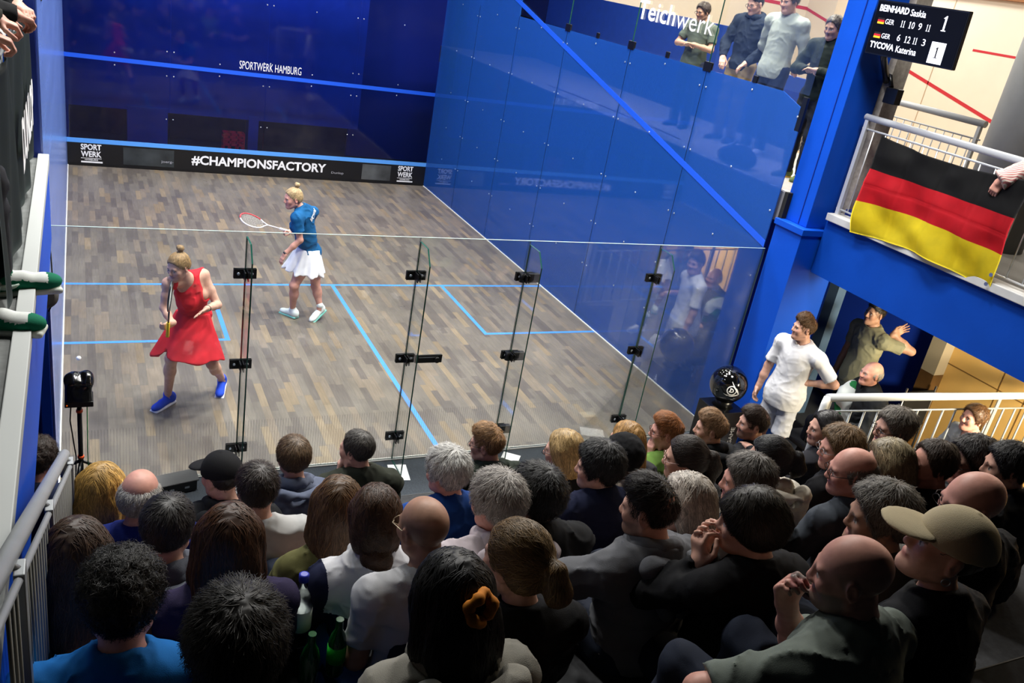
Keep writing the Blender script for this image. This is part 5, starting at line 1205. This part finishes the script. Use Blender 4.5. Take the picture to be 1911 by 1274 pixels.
person('person in black leaning on the left balcony rail above the banner', V(-.30, -1.05, 4.15), V(-.52, -1.1, 3.52), yaw=-1.5, skin='pink', hair=('short', dict(t=.016)), hairc='#2a2018', top=('jacket', '#0d0d10'), bottom=('trousers', '#15161a'), ground=2.605, seated=False,
       arms={'L': {'to': V(-.06, -.98, 3.64)}, 'R': {'to': V(-.06, -1.22, 3.62)}}, hands={'L': dict(curl=1.0, d=V(.6, -.7, -.2), n=V(0, -.2, -1)), 'R': dict(curl=1.0, d=V(.7, .6, -.3), n=V(0, 0, -1))}, fine_hands=('R',))
person('person in a white and pink striped top leaning over the balcony rail', V(7.02, -2.62, 4.15), V(7.22, -2.5, 3.55), yaw=1.57, skin='pink', hair=('short', dict(t=.018)), hairc='#4a3524', top=('sweater', None), bottom=('trousers', '#23262e'), ground=2.605, seated=False,
       arms={'L': {'to': V(6.64, -2.62, 3.52), 'pole': (.6, .2, -.8)}, 'R': {'to': V(6.62, -2.42, 3.38), 'pole': (.6, .6, -.4)}}, hands={'R': dict(curl=.5, d=V(-.3, .3, -1), n=V(.8, 0, -.3))}, fine_hands=('R',)) if False else None
# ------------------------------------------------------------------ things
# flag over the balcony rail
def flag():
    c = [on(1655, 249, 'X', 6.655), on(1925, 345, 'X', 6.655), on(1868, 540, 'X', 6.655), on(1588, 430, 'X', 6.655)]
    y0, y1 = -.775, -2.26; z1, z0 = 3.47, 2.57; nu, nv = 90, 60
    bm = bmesh.new(); vs = []
    for j in range(nv + 1):
        row = []
        for i in range(nu + 1):
            a, b = i / nu, j / nv
            top = z1 - .055 * math.sin(math.pi * a) * (1 - b) ** 2; bot = z0 + .05 * math.sin(math.pi * a * 1.1) + .03 * a
            z = top + (bot - top) * b; y = y0 + (y1 - y0) * a + .03 * b * (1 - 2 * a) * 0
            x = 6.600 - .018 * math.sin(a * 9 + b * 2.5) * (.3 + b) - .010 * math.sin(a * 23 - b * 6) - .02 * math.sin(b * 3.1) - .012 * math.sin((a - b) * 14) * b
            x += .012 * float(vnoise(np.array([[a * 9, b * 6, 1.]]))[0])
            for k in (.25, .5, .75): x += .006 * max(0, 1 - abs(a - k) * 60)
            x += .005 * max(0, 1 - abs(b - .5) * 50)
            row.append(bm.verts.new((x, y, z)))
        vs.append(row)
    for j in range(nv):
        for i in range(nu):
            f = bm.faces.new((vs[j][i], vs[j][i + 1], vs[j + 1][i + 1], vs[j + 1][i])); f.smooth = True; f.material_index = min(2, int(3 * (j + .5) / nv))
    r = bmesh.ops.solidify(bm, geom=bm.faces[:], thickness=.003)
    me = bpy.data.meshes.new('flag'); bm.to_mesh(me); bm.free()
    o = link('flag', me, [cloth('#1b1b1c', 'flag_black', .7), cloth('#c2202c', 'flag_red', .7), cloth('#decb2c', 'flag_gold', .7)])
    tag(o, 'black, red and gold flag tied over the balcony railing', 'flag')
    for (yy, zz) in ((y1 + .03, z0 + .06), (y1 + .02, z0 + .14), (y0 - .02, z1 - .02)):
        MB().lathe([(.016, 0), (.016, .004)], (6.60, yy, zz), 12, R=Matrix.Rotation(math.radians(-90), 3, 'Y')).build('eyelet', M_steel, o)
flag()
# scoreboard screen
def screen():
    bl, brr, tl, tr = (on(1614, 95, 'X', 6.7), on(1768, 125, 'X', 6.7), on(1648, 0, 'X', 6.7), on(1812, 30, 'X', 6.7))
    o = V(6.44, -.442, 4.120); rgt = V(0, -1, 0); up = nrm(V(-.06, 0, 1)); w, h = .913, .418
    e = empty('scoreboard_screen', (6.46, -.90, 4.12), 'black scoreboard screen with white player names and scores', 'screen')
    R = Matrix((np.stack([rgt, up, np.cross(rgt, up)], 1)).tolist()); c = o + rgt * w / 2 + up * h / 2; nn = np.cross(rgt, up)
    MB().obox(c - nn * .022, R, (w / 2 + .012, h / 2 + .012, .020), .004).build('housing', M_black, e)
    ms = mat('screen_black', '#040407', .35, spec=.2); p = MB().obox(c - nn * .001, R, (w / 2, h / 2, .0015)).build('display', ms, e)
    mw = mat('lit_white', '#eef0ff', .5, emit=1.1)
    S = w / .95; o0 = o
    def tx(b, x, y, ww, hh, m=mw, **kw):
        """a line of lettering; digits one get their flag and foot"""
        x, y, ww, hh = x * S, y * S, ww * S, hh * S; dp = kw.pop('depth', .003)
        if '1' not in b: return text('lettering', b, ww, hh, o + rgt * x + up * y, rgt, up, m, e, depth=dp, **kw)
        k = len(b); cw = ww / max(k, 1) if k > 1 else ww; q = MB()
        for i, chh in enumerate(b):
            x0 = x + i * cw
            if chh == '1':
                P = lambda a, c: o + rgt * (x0 + a * cw) + up * (y + c * hh) + nn * dp
                q.poly([P(.38, .06), P(.62, .06), P(.62, 1), P(.50, 1), P(.38, .9)]); q.poly([P(.16, .82), P(.38, .80), P(.38, .9), P(.5, 1)]); q.poly([P(.18, 0), P(.82, 0), P(.82, .06), P(.18, .06)])
            else: text('lettering', chh, cw * .86, hh, o + rgt * (x0 + cw * .07) + up * y, rgt, up, m, e, depth=dp, **kw)
        return q.build('lettering', m, e, recalc=False)
    tx('BEINHARD', .035, .355, .33, .055, bold=.03); tx('Saskia', .385, .350, .165, .055, bold=.01)
    tx('GER', .135, .255, .10, .042); tx('11', .31, .250, .05, .055); tx('10', .395, .250, .07, .055); tx('9', .505, .250, .035, .055); tx('11', .585, .250, .05, .055)
    tx('1', .725, .27, .075, .12)
    tx('GER', .135, .135, .10, .042); tx('6', .315, .135, .035, .055); tx('12', .395, .132, .07, .055); tx('11', .49, .132, .05, .055); tx('3', .59, .132, .035, .055)
    tx('TYCOVA', .03, .045, .28, .055, bold=.03); tx('Katerina', .335, .042, .225, .055, bold=.01)
    MB().obox(o + rgt * .735 + up * .092 + nn * .002, R, (.070, .082, .0012)).build('score_box', mw, e)
    tx('1', .735, .055, .06, .09, mat('dark_digit', '#16161c', .6), depth=.0045)
    for y in (.25, .13):
        for k, cc in enumerate(('#d9a520', '#c81a24', '#1a1010')):
            MB().obox(o + rgt * .080 + up * (y * S + .008 + k * .016) + nn * .002, R, (.036, .008, .001)).build('flag_stripe', mat('lit_' + cc, cc, .5, emit=.9), e)
    MB().tube([(6.47, -.62, 4.30), (6.56, -.55, 4.1), (6.80, -.42, 3.95), (6.87, -.38, 3.9)], .03, 10).build('bracket', M_black, e)
screen()
cm = empty('wall_camera', (6.84, -.55, 3.72), 'small black camera box hanging below the scoreboard', 'camera')
MB().box((6.79, -.62, 3.72), (6.87, -.48, 3.86), .008).build('housing', M_black, cm); MB().tube([(6.83, -.5, 3.86), (6.86, -.42, 3.95), (6.88, -.38, 3.95)], .02, 10).build('arm', M_black, cm)
# ball on pedestal
cb = on(1360, 716, 'Y', -.46); gz = cb[2] - .19
ped = empty('pedestal', (cb[0], cb[1], 0), 'black box pedestal with white lettering under the giant black ball', 'pedestal')
MB().box((cb[0] - .17, cb[1] - .17, 0), (cb[0] + .17, cb[1] + .17, gz - .05), .006).lathe([(.11, gz - .05), (.08, gz - .02), (.10, gz + .02)], (cb[0], cb[1], 0), 24).build('body', mat('gloss_black_box', '#0a0a0b', .3), ped)
text('lettering', 'A', .05, .09, (cb[0] - .172, cb[1] + .03, gz - .25), (0, -1, 0), Zu, M_white, ped, bold=.03)
text('lettering', 'GAME', .20, .05, (cb[0] + .09, cb[1] - .172, gz - .42), (0, 0, 1), (-1, 0, 0), mat('dim_print', '#9a9aa0', .6), ped)
bo = tag(MB().sphere((0, 0, 0), .19, 48).build('display_ball', mat('gloss_black_ball', '#070708', .08, spec=.9, coat=.5), None), 'giant glossy black ball with a white flying D emblem', 'ball'); bo.location = tuple(cb)
vd = nrm(CAM - cb); rt = nrm(np.cross(V(0, 0, 1), vd)); upv = np.cross(vd, rt); cd_ = nrm(vd + rt * .27 - upv * .33); r2 = nrm(np.cross(upv, cd_)); u2 = np.cross(cd_, r2); ca, sa = math.cos(-.1), math.sin(-.1); r2, u2 = r2 * ca + u2 * sa, u2 * ca - r2 * sa
def on_ball(pts, rad=.1913): return [tuple(nrm(cd_ + (r2 * a + u2 * b) * .8) * rad) for a, b in pts]
b = MB()
def ribbon(pts, w):
    n = len(pts)
    for i in range(n - 1):
        (x0, y0), (x1, y1) = pts[i], pts[i + 1]; l = math.hypot(x1 - x0, y1 - y0) or 1; nx, ny = -(y1 - y0) / l, (x1 - x0) / l
        w0, w1 = (w[i], w[i + 1]) if isinstance(w, (list, tuple)) else (w, w)
        b.poly(on_ball([(x0 + nx * w0, y0 + ny * w0), (x0 - nx * w0, y0 - ny * w0), (x1 - nx * w1, y1 - ny * w1), (x1 + nx * w1, y1 + ny * w1)]))
ribbon([(.30 * math.cos(t), .30 * math.sin(t)) for t in np.linspace(0, 2 * math.pi, 33)], .035)
ribbon([(-.02 + .62 * k, .30 + .02 - .42 * k ** 1.0) for k in np.linspace(0, 1, 8)], .03); ribbon([(-.22, .62), (-.05, .42), (.08, .30)], [.012, .03, .04]); ribbon([(.60, -.10), (.42, -.24), (.15, -.40), (-.2, -.46), (-.42, -.44)], [.02, .05, .05, .03, .006])
ribbon([(.22, .22), (.40, .08), (.58, -.08)], [.06, .05, .01])
ribbon([(-.09, .14), (-.09, -.14)], .04); ribbon([(-.09 + .20 * math.sin(t), .12 * math.cos(t)) for t in np.linspace(0, math.pi, 12)], .035); ribbon([(-.16, .13), (0, .13)], .022); ribbon([(-.16, -.13), (0, -.13)], .022)
em = b.build('emblem', M_white, None, recalc=False); em.parent = bo
# tripod with a covered lamp
tp = on(148, 760, 'Y', -.42); tx_, ty_ = tp[0], tp[1]
e = empty('tripod_stand', (tx_, ty_, 0), 'black tripod with orange locking rings beside the left wall', 'tripod')
MB().tube([(tx_, ty_, .12), (tx_, ty_, .98)], .016, 12).build('pole', M_black, e)
for a in (.3, 2.4, 4.5): MB().tube([(tx_, ty_, .50), (tx_ + .09 * math.cos(a), ty_ + .09 * math.sin(a), .43), (tx_ + .30 * math.cos(a), ty_ + .30 * math.sin(a), .01)], .012, 8).build('leg', M_black, e)
for z in (.52, .90): MB().tube([(tx_, ty_, z), (tx_, ty_, z + .02)], .022, 12).build('locking_ring', mat('orange_ring', '#e0521e', .4), e)
MB().tube([(tx_ - .05, ty_ - .03, 1.0), (tx_ - .06, ty_ - .03, .85), (tx_ - .03, ty_ - .03, .55), (tx_ - .04, ty_ - .03, .3), (tx_ + .02, ty_ - .03, .02)], .005, 6).build('cable', M_blackm, e)
MB().tube([(tx_ + .05, ty_ - .02, 1.0), (tx_ + .045, ty_ - .02, .6), (tx_ + .05, ty_ - .02, .02)], .004, 6).build('cable', mat('green_cable', '#2f8a4a', .5), e)
h = empty('stage_lamp', (tx_, ty_, .98), 'glossy black box camera under a folded cover on the tripod', 'camera')
v, fc = polygonise([rbx((tx_, ty_, 1.08), (.085, .075, .09), .02, None, 0), ell((tx_ - .03, ty_, 1.16), (.06, .07, .05), None, .03), ell((tx_ + .04, ty_, 1.15), (.05, .07, .07), rotz(.4) @ roty(.5), .02)], .008, [], lambda P: (.012 * (np.abs(vnoise(P * f32(11))) - .3)).astype(f32))
to_mesh('cover', v, fc, mat('gloss_plastic_bag', '#09090a', .18, spec=.8), h, None, (tx_, ty_, .98))
MB().box((tx_ - .09, ty_ - .08, .98), (tx_ + .09, ty_ + .08, 1.02), .004).build('base_plate', M_black, h); MB().sphere((tx_ - .075, ty_ - .083, 1.0), .005, 8).build('indicator', mat('orange_led', '#ff6a10', .4, emit=.6), h)
# stage light bar on the floor
lb = empty('floor_light_bar', (.80, -.20, -.004), 'black light bar on the floor at the foot of the glass', 'light bar')
R = rotz(.22); RM = Matrix(R.tolist())
MB().obox((.80, -.21, .05), RM, (.19, .045, .045), .004).build('housing', M_black, lb)
MB().obox((.80, -.20, .115), RM @ Matrix.Rotation(.5, 3, 'X'), (.205, .055, .012), .003).build('lens_panel', mat('dark_lens', '#26282c', .15, spec=.8), lb)
for d in (-.12, 0, .12): MB().obox(Vector((.80 + d * math.cos(.22), -.255 + d * math.sin(.22), .05)), RM, (.018, .004, .008)).build('latch', M_steel, lb)
# sheets of paper on the carpet
for i, (x, y, lab) in enumerate(((1.30, -.24, 'white sheet of paper on the carpet behind the man in the black cap'), (2.70, -.23, 'white sheet of paper on the carpet below the glass door'), (3.82, -.20, 'white sheet of paper on the carpet right of the man with ginger-blond hair'), (4.95, -.16, 'white sheet of paper on the carpet furthest right along the glass'))):
    MB().obox((x, y, -.0025), Matrix.Rotation(.35 - .5 * i, 3, 'Z'), (.085, .125, .0008)).build('paper_sheet', mat('white_paper', '#f4f4f4', .8), None)
    tag(bpy.data.objects[[o.name for o in bpy.data.objects if o.name.startswith('paper_sheet')][-1]], lab, 'paper', 'paper sheets along the glass')
cbx = empty('black_camera_box', (4.98, -.36, -.004), 'small black box on the floor by the glass beside the ginger-haired man', 'box')
MB().box((4.90, -.42, -.004), (5.08, -.30, .10), .006).build('housing', M_black, cbx); MB().box((4.93, -.425, .02), (5.0, -.42, .07)).build('vent', mat('dark_lens', '#26282c', .15, spec=.8), cbx)
# bottles between the seats
def bottle(loc, label, glass, h=.23, r=.034, capc=None, band=None, group='bottles on the steps'):
    e = empty('bottle', loc, label, 'bottle', group); x, y, z = loc
    MB().lathe([(r * .9, 0), (r, .01), (r, h * .58), (r * .75, h * .72), (r * .40, h * .82), (r * .38, h * .97), (r * .42, h)], loc, 20).build('body', glass, e)
    if band: MB().lathe([(r * 1.02, h * .25), (r * 1.02, h * .55)], loc, 20).build('label_band', mat('bottle_band', band, .6), e)
    if capc: MB().lathe([(r * .46, h * .94), (r * .46, h * 1.03), (r * .3, h * 1.04)], loc, 14).build('bottle_cap', mat('bottle_cap', capc, .4), e)
    return e
gm = mat('green_bottle_glass', '#0c4a1c', .1, spec=.8, coat=.5); wm = glass_mat('clear_bottle', (.86, .9, .92), refl=1.0)
def step_spot(x, y, zz): q = on(x, y, 'Z', zz); return (q[0], q[1], tier_at(q[1]))
b1 = on(562, 1135, 'Z', 2.02); bottle((b1[0], b1[1], 1.865), 'clear plastic water bottle with a blue cap between the seats', wm, .30, .040, '#2a36b0', '#cfd2c8')
b2 = on(578, 1235, 'Z', 1.98); bottle((b2[0], b2[1], 1.865), 'dark green glass bottle directly in front of the water bottle', gm, .24, .033)
b3 = on(628, 1215, 'Z', 1.96); bottle((b3[0], b3[1], 1.865), 'green glass bottle with a bright green band, right of the other bottles', gm, .24, .033, None, '#17b424')
# stair handrail with slatted barrier at lower left
def solve_rail(x, y, X0, z0, y0, slope):   # point of the sloping rail's plane seen at a pixel
    r_ = ray(x, y); t = (z0 - slope * (CAM[1] - y0) - CAM[2]) / (r_[2] + slope * r_[1]); return CAM + t * r_
p0 = at(121, 846, 3.9); p1 = at(-20, 1100, 1.7)
hr = empty('stair_handrail', (p0[0], p0[1], p0[2] - .9), 'thick grey handrail with slatted barrier descending at the lower left', 'railing')
d = nrm(p1 - p0)
MB().tube([p0 - V(0, 0, .12), p0 - V(0, 0, .03), p0 + d * .03, p1, p1 + d * 1.5], .0225, 18).build('handrail', M_grey, hr)
off = V(.028, 0, -.048)
MB().tube([p0 + off, p1 + off, p1 + off + d * 1.3], .010, 8).build('rail_bar', M_grey, hr)
for i, t in enumerate(np.linspace(.02, 1.0, 34)):
    q = p0 + (p1 - p0) * t + off; MB().tube([q, q - V(0, 0, .72)], .0055, 6).build('slat', mat('dull_slat', '#8b8b84', .6), hr)
for t in (.06, .55, .9):
    q = p0 + (p1 - p0) * t + off; MB().box(q - V(.012, .03, .80), q + V(.012, .03, .03), .003).build('post', M_grey, hr); MB().tube([q + V(0, 0, .02), p0 + (p1 - p0) * t], .010, 8).build('saddle', M_grey, hr)
MB().tube([p0 + V(.01, .0, -.08), p0 + V(.03, .02, -.25), p0 + V(.01, .02, -.45), p0 + V(.02, .0, -.8)], .016, 8).build('black_hose', M_blackm, hr)
# railing at the right of the stand
q0 = on(1545, 742, 'Y', -1.95); q1 = on(1990, 737, 'Z', q0[2])
wr_ = railing('stand_railing', tuple(q0), tuple(q1), 'white tubular railing at the right end of the stand', low=.85, gap=.13, posts=(.012, .70), rail_r=.034, m_rail=mat('white_tube', '#d4d6d6', .35), m_bar=M_grey, bars=.145, bar_r=.009, post_half=(.022, .006))
MB().tube([tuple(q0), tuple(q0 + V(-.035, -.02, -.05)), tuple(q0 + V(-.04, -.03, -.8))], .032, 14).build('end_bend', mat('white_tube', '#d4d6d6', .35), wr_)
# projector-like tube and cable under the balcony
cy = on(1512, 508, 'X', 7.35); e = empty('ceiling_tube', tuple(cy), 'short white cylinder lamp under the balcony beam', 'lamp')
dv = nrm(V(.45, -.85, -.12)); MB().tube([cy - dv * .12, cy - dv * .1, cy + dv * .12], [.085, .09, .09], 24).build('housing', mat('cream_tube', '#cfcdb8', .5), e)
MB().tube([cy + dv * .121, cy + dv * .124], .078, 24).build('opening', mat('dark_lens', '#26282c', .15, spec=.8), e); MB().tube([cy + V(0, 0, .08), (cy[0], cy[1], 2.40)], .012, 8).build('stem', M_grey, e)
cc = on(1494, 534, 'X', 6.99); tag(MB().tube([cc + V(.0, -.0, .12)] + [cc + V(.01 * math.sin(t * .5), .045 * math.cos(t), .045 * math.sin(t)) for t in np.linspace(1.5, 14, 40)], .004, 6).build('cable_coil', mat('pale_cable', '#b9b6a4', .6), None), 'pale cable coil hanging on the column side under the beam', 'cable')
# chair and things near the seated men
ch = on(1712, 745, 'Z', .75); e = empty('chair', (ch[0], ch[1], 0), 'black chair with a metal frame behind the seated bald man', 'chair')
x, y = ch[0], ch[1]
MB().box((x - .22, y - .02, .45), (x + .22, y + .02, .85), .015).build('backrest', M_blackm, e); MB().box((x - .23, y - .02, .42), (x + .23, y + .42, .46), .015).build('seat', M_blackm, e)
for dx in (-.23, .23):
    for dy in (0, .40): MB().tube([(x + dx, y + dy, 0), (x + dx, y + dy, .90 if dy == 0 else .44)], .012, 8).build('leg', M_steel, e)
tq = on(1585, 745, 'Z', .95)
v, fc = polygonise([ell(tq, (.16, .12, .20), None, 0), ell(tq + V(.02, -.05, -.18), (.13, .10, .22), None, .05)], .01, [], lambda P: (.035 * (np.abs(vnoise(P * f32(9))) - .3)).astype(f32))
b = to_mesh('draped_cloth', v, fc, [cloth('#c2c8c6', 'white_cloth'), cloth('#1f6a3a', 'green_cloth')]); n = len(b.data.polygons); cen = np.zeros(n * 3); b.data.polygons.foreach_get('center', cen); cen = cen.reshape(-1, 3)
b.data.polygons.foreach_set('material_index', (vnoise((cen * np.array([9, 9, 5])).astype(f32)) > .18).astype(np.int32)); tag(b, 'bundled white and green cloth beside the young man in white', 'cloth')
bk = on(1515, 800, 'Z', .55); e = empty('black_chair', (bk[0], bk[1], 0), 'black rounded chair back right of the young man in white', 'chair')
v, fc = polygonise([rbx((bk[0], bk[1], .55), (.20, .03, .27), .12, rotz(.6), 0)], .012); v[:, 2] = np.maximum(v[:, 2], .3); to_mesh('backrest', v, fc, mat('black_weave', '#17181a', .8, var=.3, vscale=90), e, None, (bk[0], bk[1], 0))
MB().box((bk[0] - .2, bk[1] - .18, .40), (bk[0] + .2, bk[1] + .2, .45), .02).build('seat', M_blackm, e)
for dx in (-.17, .17):
    for dy in (-.14, .16): MB().tube([(bk[0] + dx, bk[1] + dy, 0), (bk[0] + dx, bk[1] + dy, .41)], .012, 8).build('leg', M_steel, e)
# banner on the left balcony
bm_ = MB(); ny = 40
def ban(y, z): return (-.055 + .012 * math.sin(y * 7 + z * 3) + .008 * math.sin(y * 19), y, z)
bn = empty('banner', (-.06, -1.2, 2.66), 'dark banner with large white lettering on the left balcony railing', 'banner')
vs = [[bm_.bm.verts.new(ban(-.12 - 2.6 * i / 60, 2.66 + .9 * j / 16)) for i in range(61)] for j in range(17)]
for j in range(16):
    for i in range(60): f = bm_.bm.faces.new((vs[j][i], vs[j][i + 1], vs[j + 1][i + 1], vs[j + 1][i])); f.smooth = True
bmesh.ops.solidify(bm_.bm, geom=bm_.bm.faces[:], thickness=.003)
bm_.build('banner_cloth', mat('banner_green_black', '#23302c', .6, var=.1), bn)
text('lettering', 'DUNLOP', 1.25, .26, (-.030, -1.62, 2.92), (0, 1, 0), Zu, M_white, bn, bold=.04, shear=.15)
# cable on the upper left wall and small speaker on the left column
tag(MB().tube([(-.0, .3 + .9 * t, 4.05 - .55 * math.sin(math.pi * t)) for t in np.linspace(0, 1, 20)], .006, 6).build('hanging_cable', M_blackm, None), 'thin dark cable hanging in a loop on the upper left wall', 'cable')
sp = empty('round_speaker', (-.02, -.25, 1.75), 'round grey speaker on the left column below the white curb', 'speaker')
MB().lathe([(.085, 0), (.085, .09), (.06, .11)], (-.02, -.22, 1.72), 24, R=Matrix.Rotation(math.radians(80), 3, 'X')).build('housing', mat('grey_speaker', '#4d4a48', .6), sp)
MB().tube([(.0, -.06, 2.1), (.02, -.08, 1.95), (.03, -.22, 1.78), (.02, -.28, 1.66), (-.0, -.3, 1.62)], .005, 6).build('cable', M_blackm, sp)
# bag and cable on the gallery floor
gbg = on(1380, 292, 'Z', 2.82)
v, fc = polygonise([ell((gbg[0], gbg[1], 2.82), (.14, .24, .12), None, 0), ell((gbg[0] + .02, gbg[1] + .2, 2.79), (.10, .14, .08), None, .05)], .014, [], lambda P: (.02 * vnoise(P * f32(8))).astype(f32))
bg = tag(to_mesh('backpack', v, fc, cloth('#0e0f14', 'black_nylon')), 'black backpack lying on the gallery floor by the glass', 'bag')
MB().tube([(gbg[0] - .05, gbg[1] - .1, 2.92), (gbg[0] - .08, gbg[1] + .0, 2.98), (gbg[0] - .05, gbg[1] + .1, 2.92)], .012, 8).build('strap', M_blackm, bg)
tag(MB().tube([(6.75 + .08 * math.sin(t * 3), 5.9 - 3.6 * t, 2.727) for t in np.linspace(0, 1, 30)], .008, 6).build('floor_cable', mat('dark_red_cable', '#5a2630', .6), None), 'dark red cable lying along the gallery floor edge', 'cable')
# striped sleeve leaning over the rail, scrunchie, earrings
M_stripe = bpy.data.materials.new('red_white_stripes'); M_stripe.use_nodes = True; nt = M_stripe.node_tree; bs = nt.nodes['Principled BSDF']; bs.inputs['Roughness'].default_value = .8
tcn = N(nt, 'ShaderNodeTexCoord'); wv = N(nt, 'ShaderNodeTexWave'); wv.inputs['Scale'].default_value = 24; wv.inputs['Distortion'].default_value = 1.5; wv.inputs['Detail Scale'].default_value = .6; wv.bands_direction = 'DIAGONAL'; nt.links.new(tcn.outputs['Object'], wv.inputs['Vector'])
rp = N(nt, 'ShaderNodeValToRGB'); rp.color_ramp.interpolation = 'CONSTANT'; rp.color_ramp.elements[0].color = (*lin('#b06a68'), 1); rp.color_ramp.elements[1].color = (*lin('#d8ccc0'), 1); rp.color_ramp.elements[1].position = .5; nt.links.new(wv.outputs['Color'], rp.inputs[0]); nt.links.new(rp.outputs[0], bs.inputs['Base Color'])
wq = on(1868, 338, 'X', 6.58); eq = on(1890, 300, 'X', 6.66)
person('person in a red and white striped top leaning over the flag on the balcony', V(7.0, -2.75, 4.12), V(7.25, -2.72, 3.53), yaw=1.5, skin='pink', hair=('short', dict(t=.018)), hairc='#4a3524', top=('sweater', M_stripe, dict(th=.05)), bottom=('trousers', '#23262e'), ground=2.605, seated=False,
       arms={'R': {'to': wq, 'pole': (.2, .9, .5)}, 'L': {'to': V(6.70, -2.75, 3.64)}}, hands={'R': dict(curl=.7, d=V(-.1, .25, -1), n=V(.8, .3, -.3)), 'L': dict(curl=1., d=V(-1, 0, -.3), n=V(0, 0, -1))}, fine_hands=('R',))
hc_ = Jsc['hd']; Rr = Jsc['Rh']; ctr = hc_ + Rr @ V(.0, -.128, .045)
scr = MB().tube([ctr + Rr @ V(.030 * math.cos(t), -.008 * math.cos(3 * t) - .010, .036 * math.sin(t)) for t in np.linspace(0, 2 * math.pi, 33)[:-1]], [.0145 + .003 * math.sin(7 * t) for t in np.linspace(0, 2 * math.pi, 33)[:-1]], 12, closed=True).build('scrunchie', mat('mustard_velvet', '#c8780e', .8, var=.2, vscale=30), Jsc['root'])
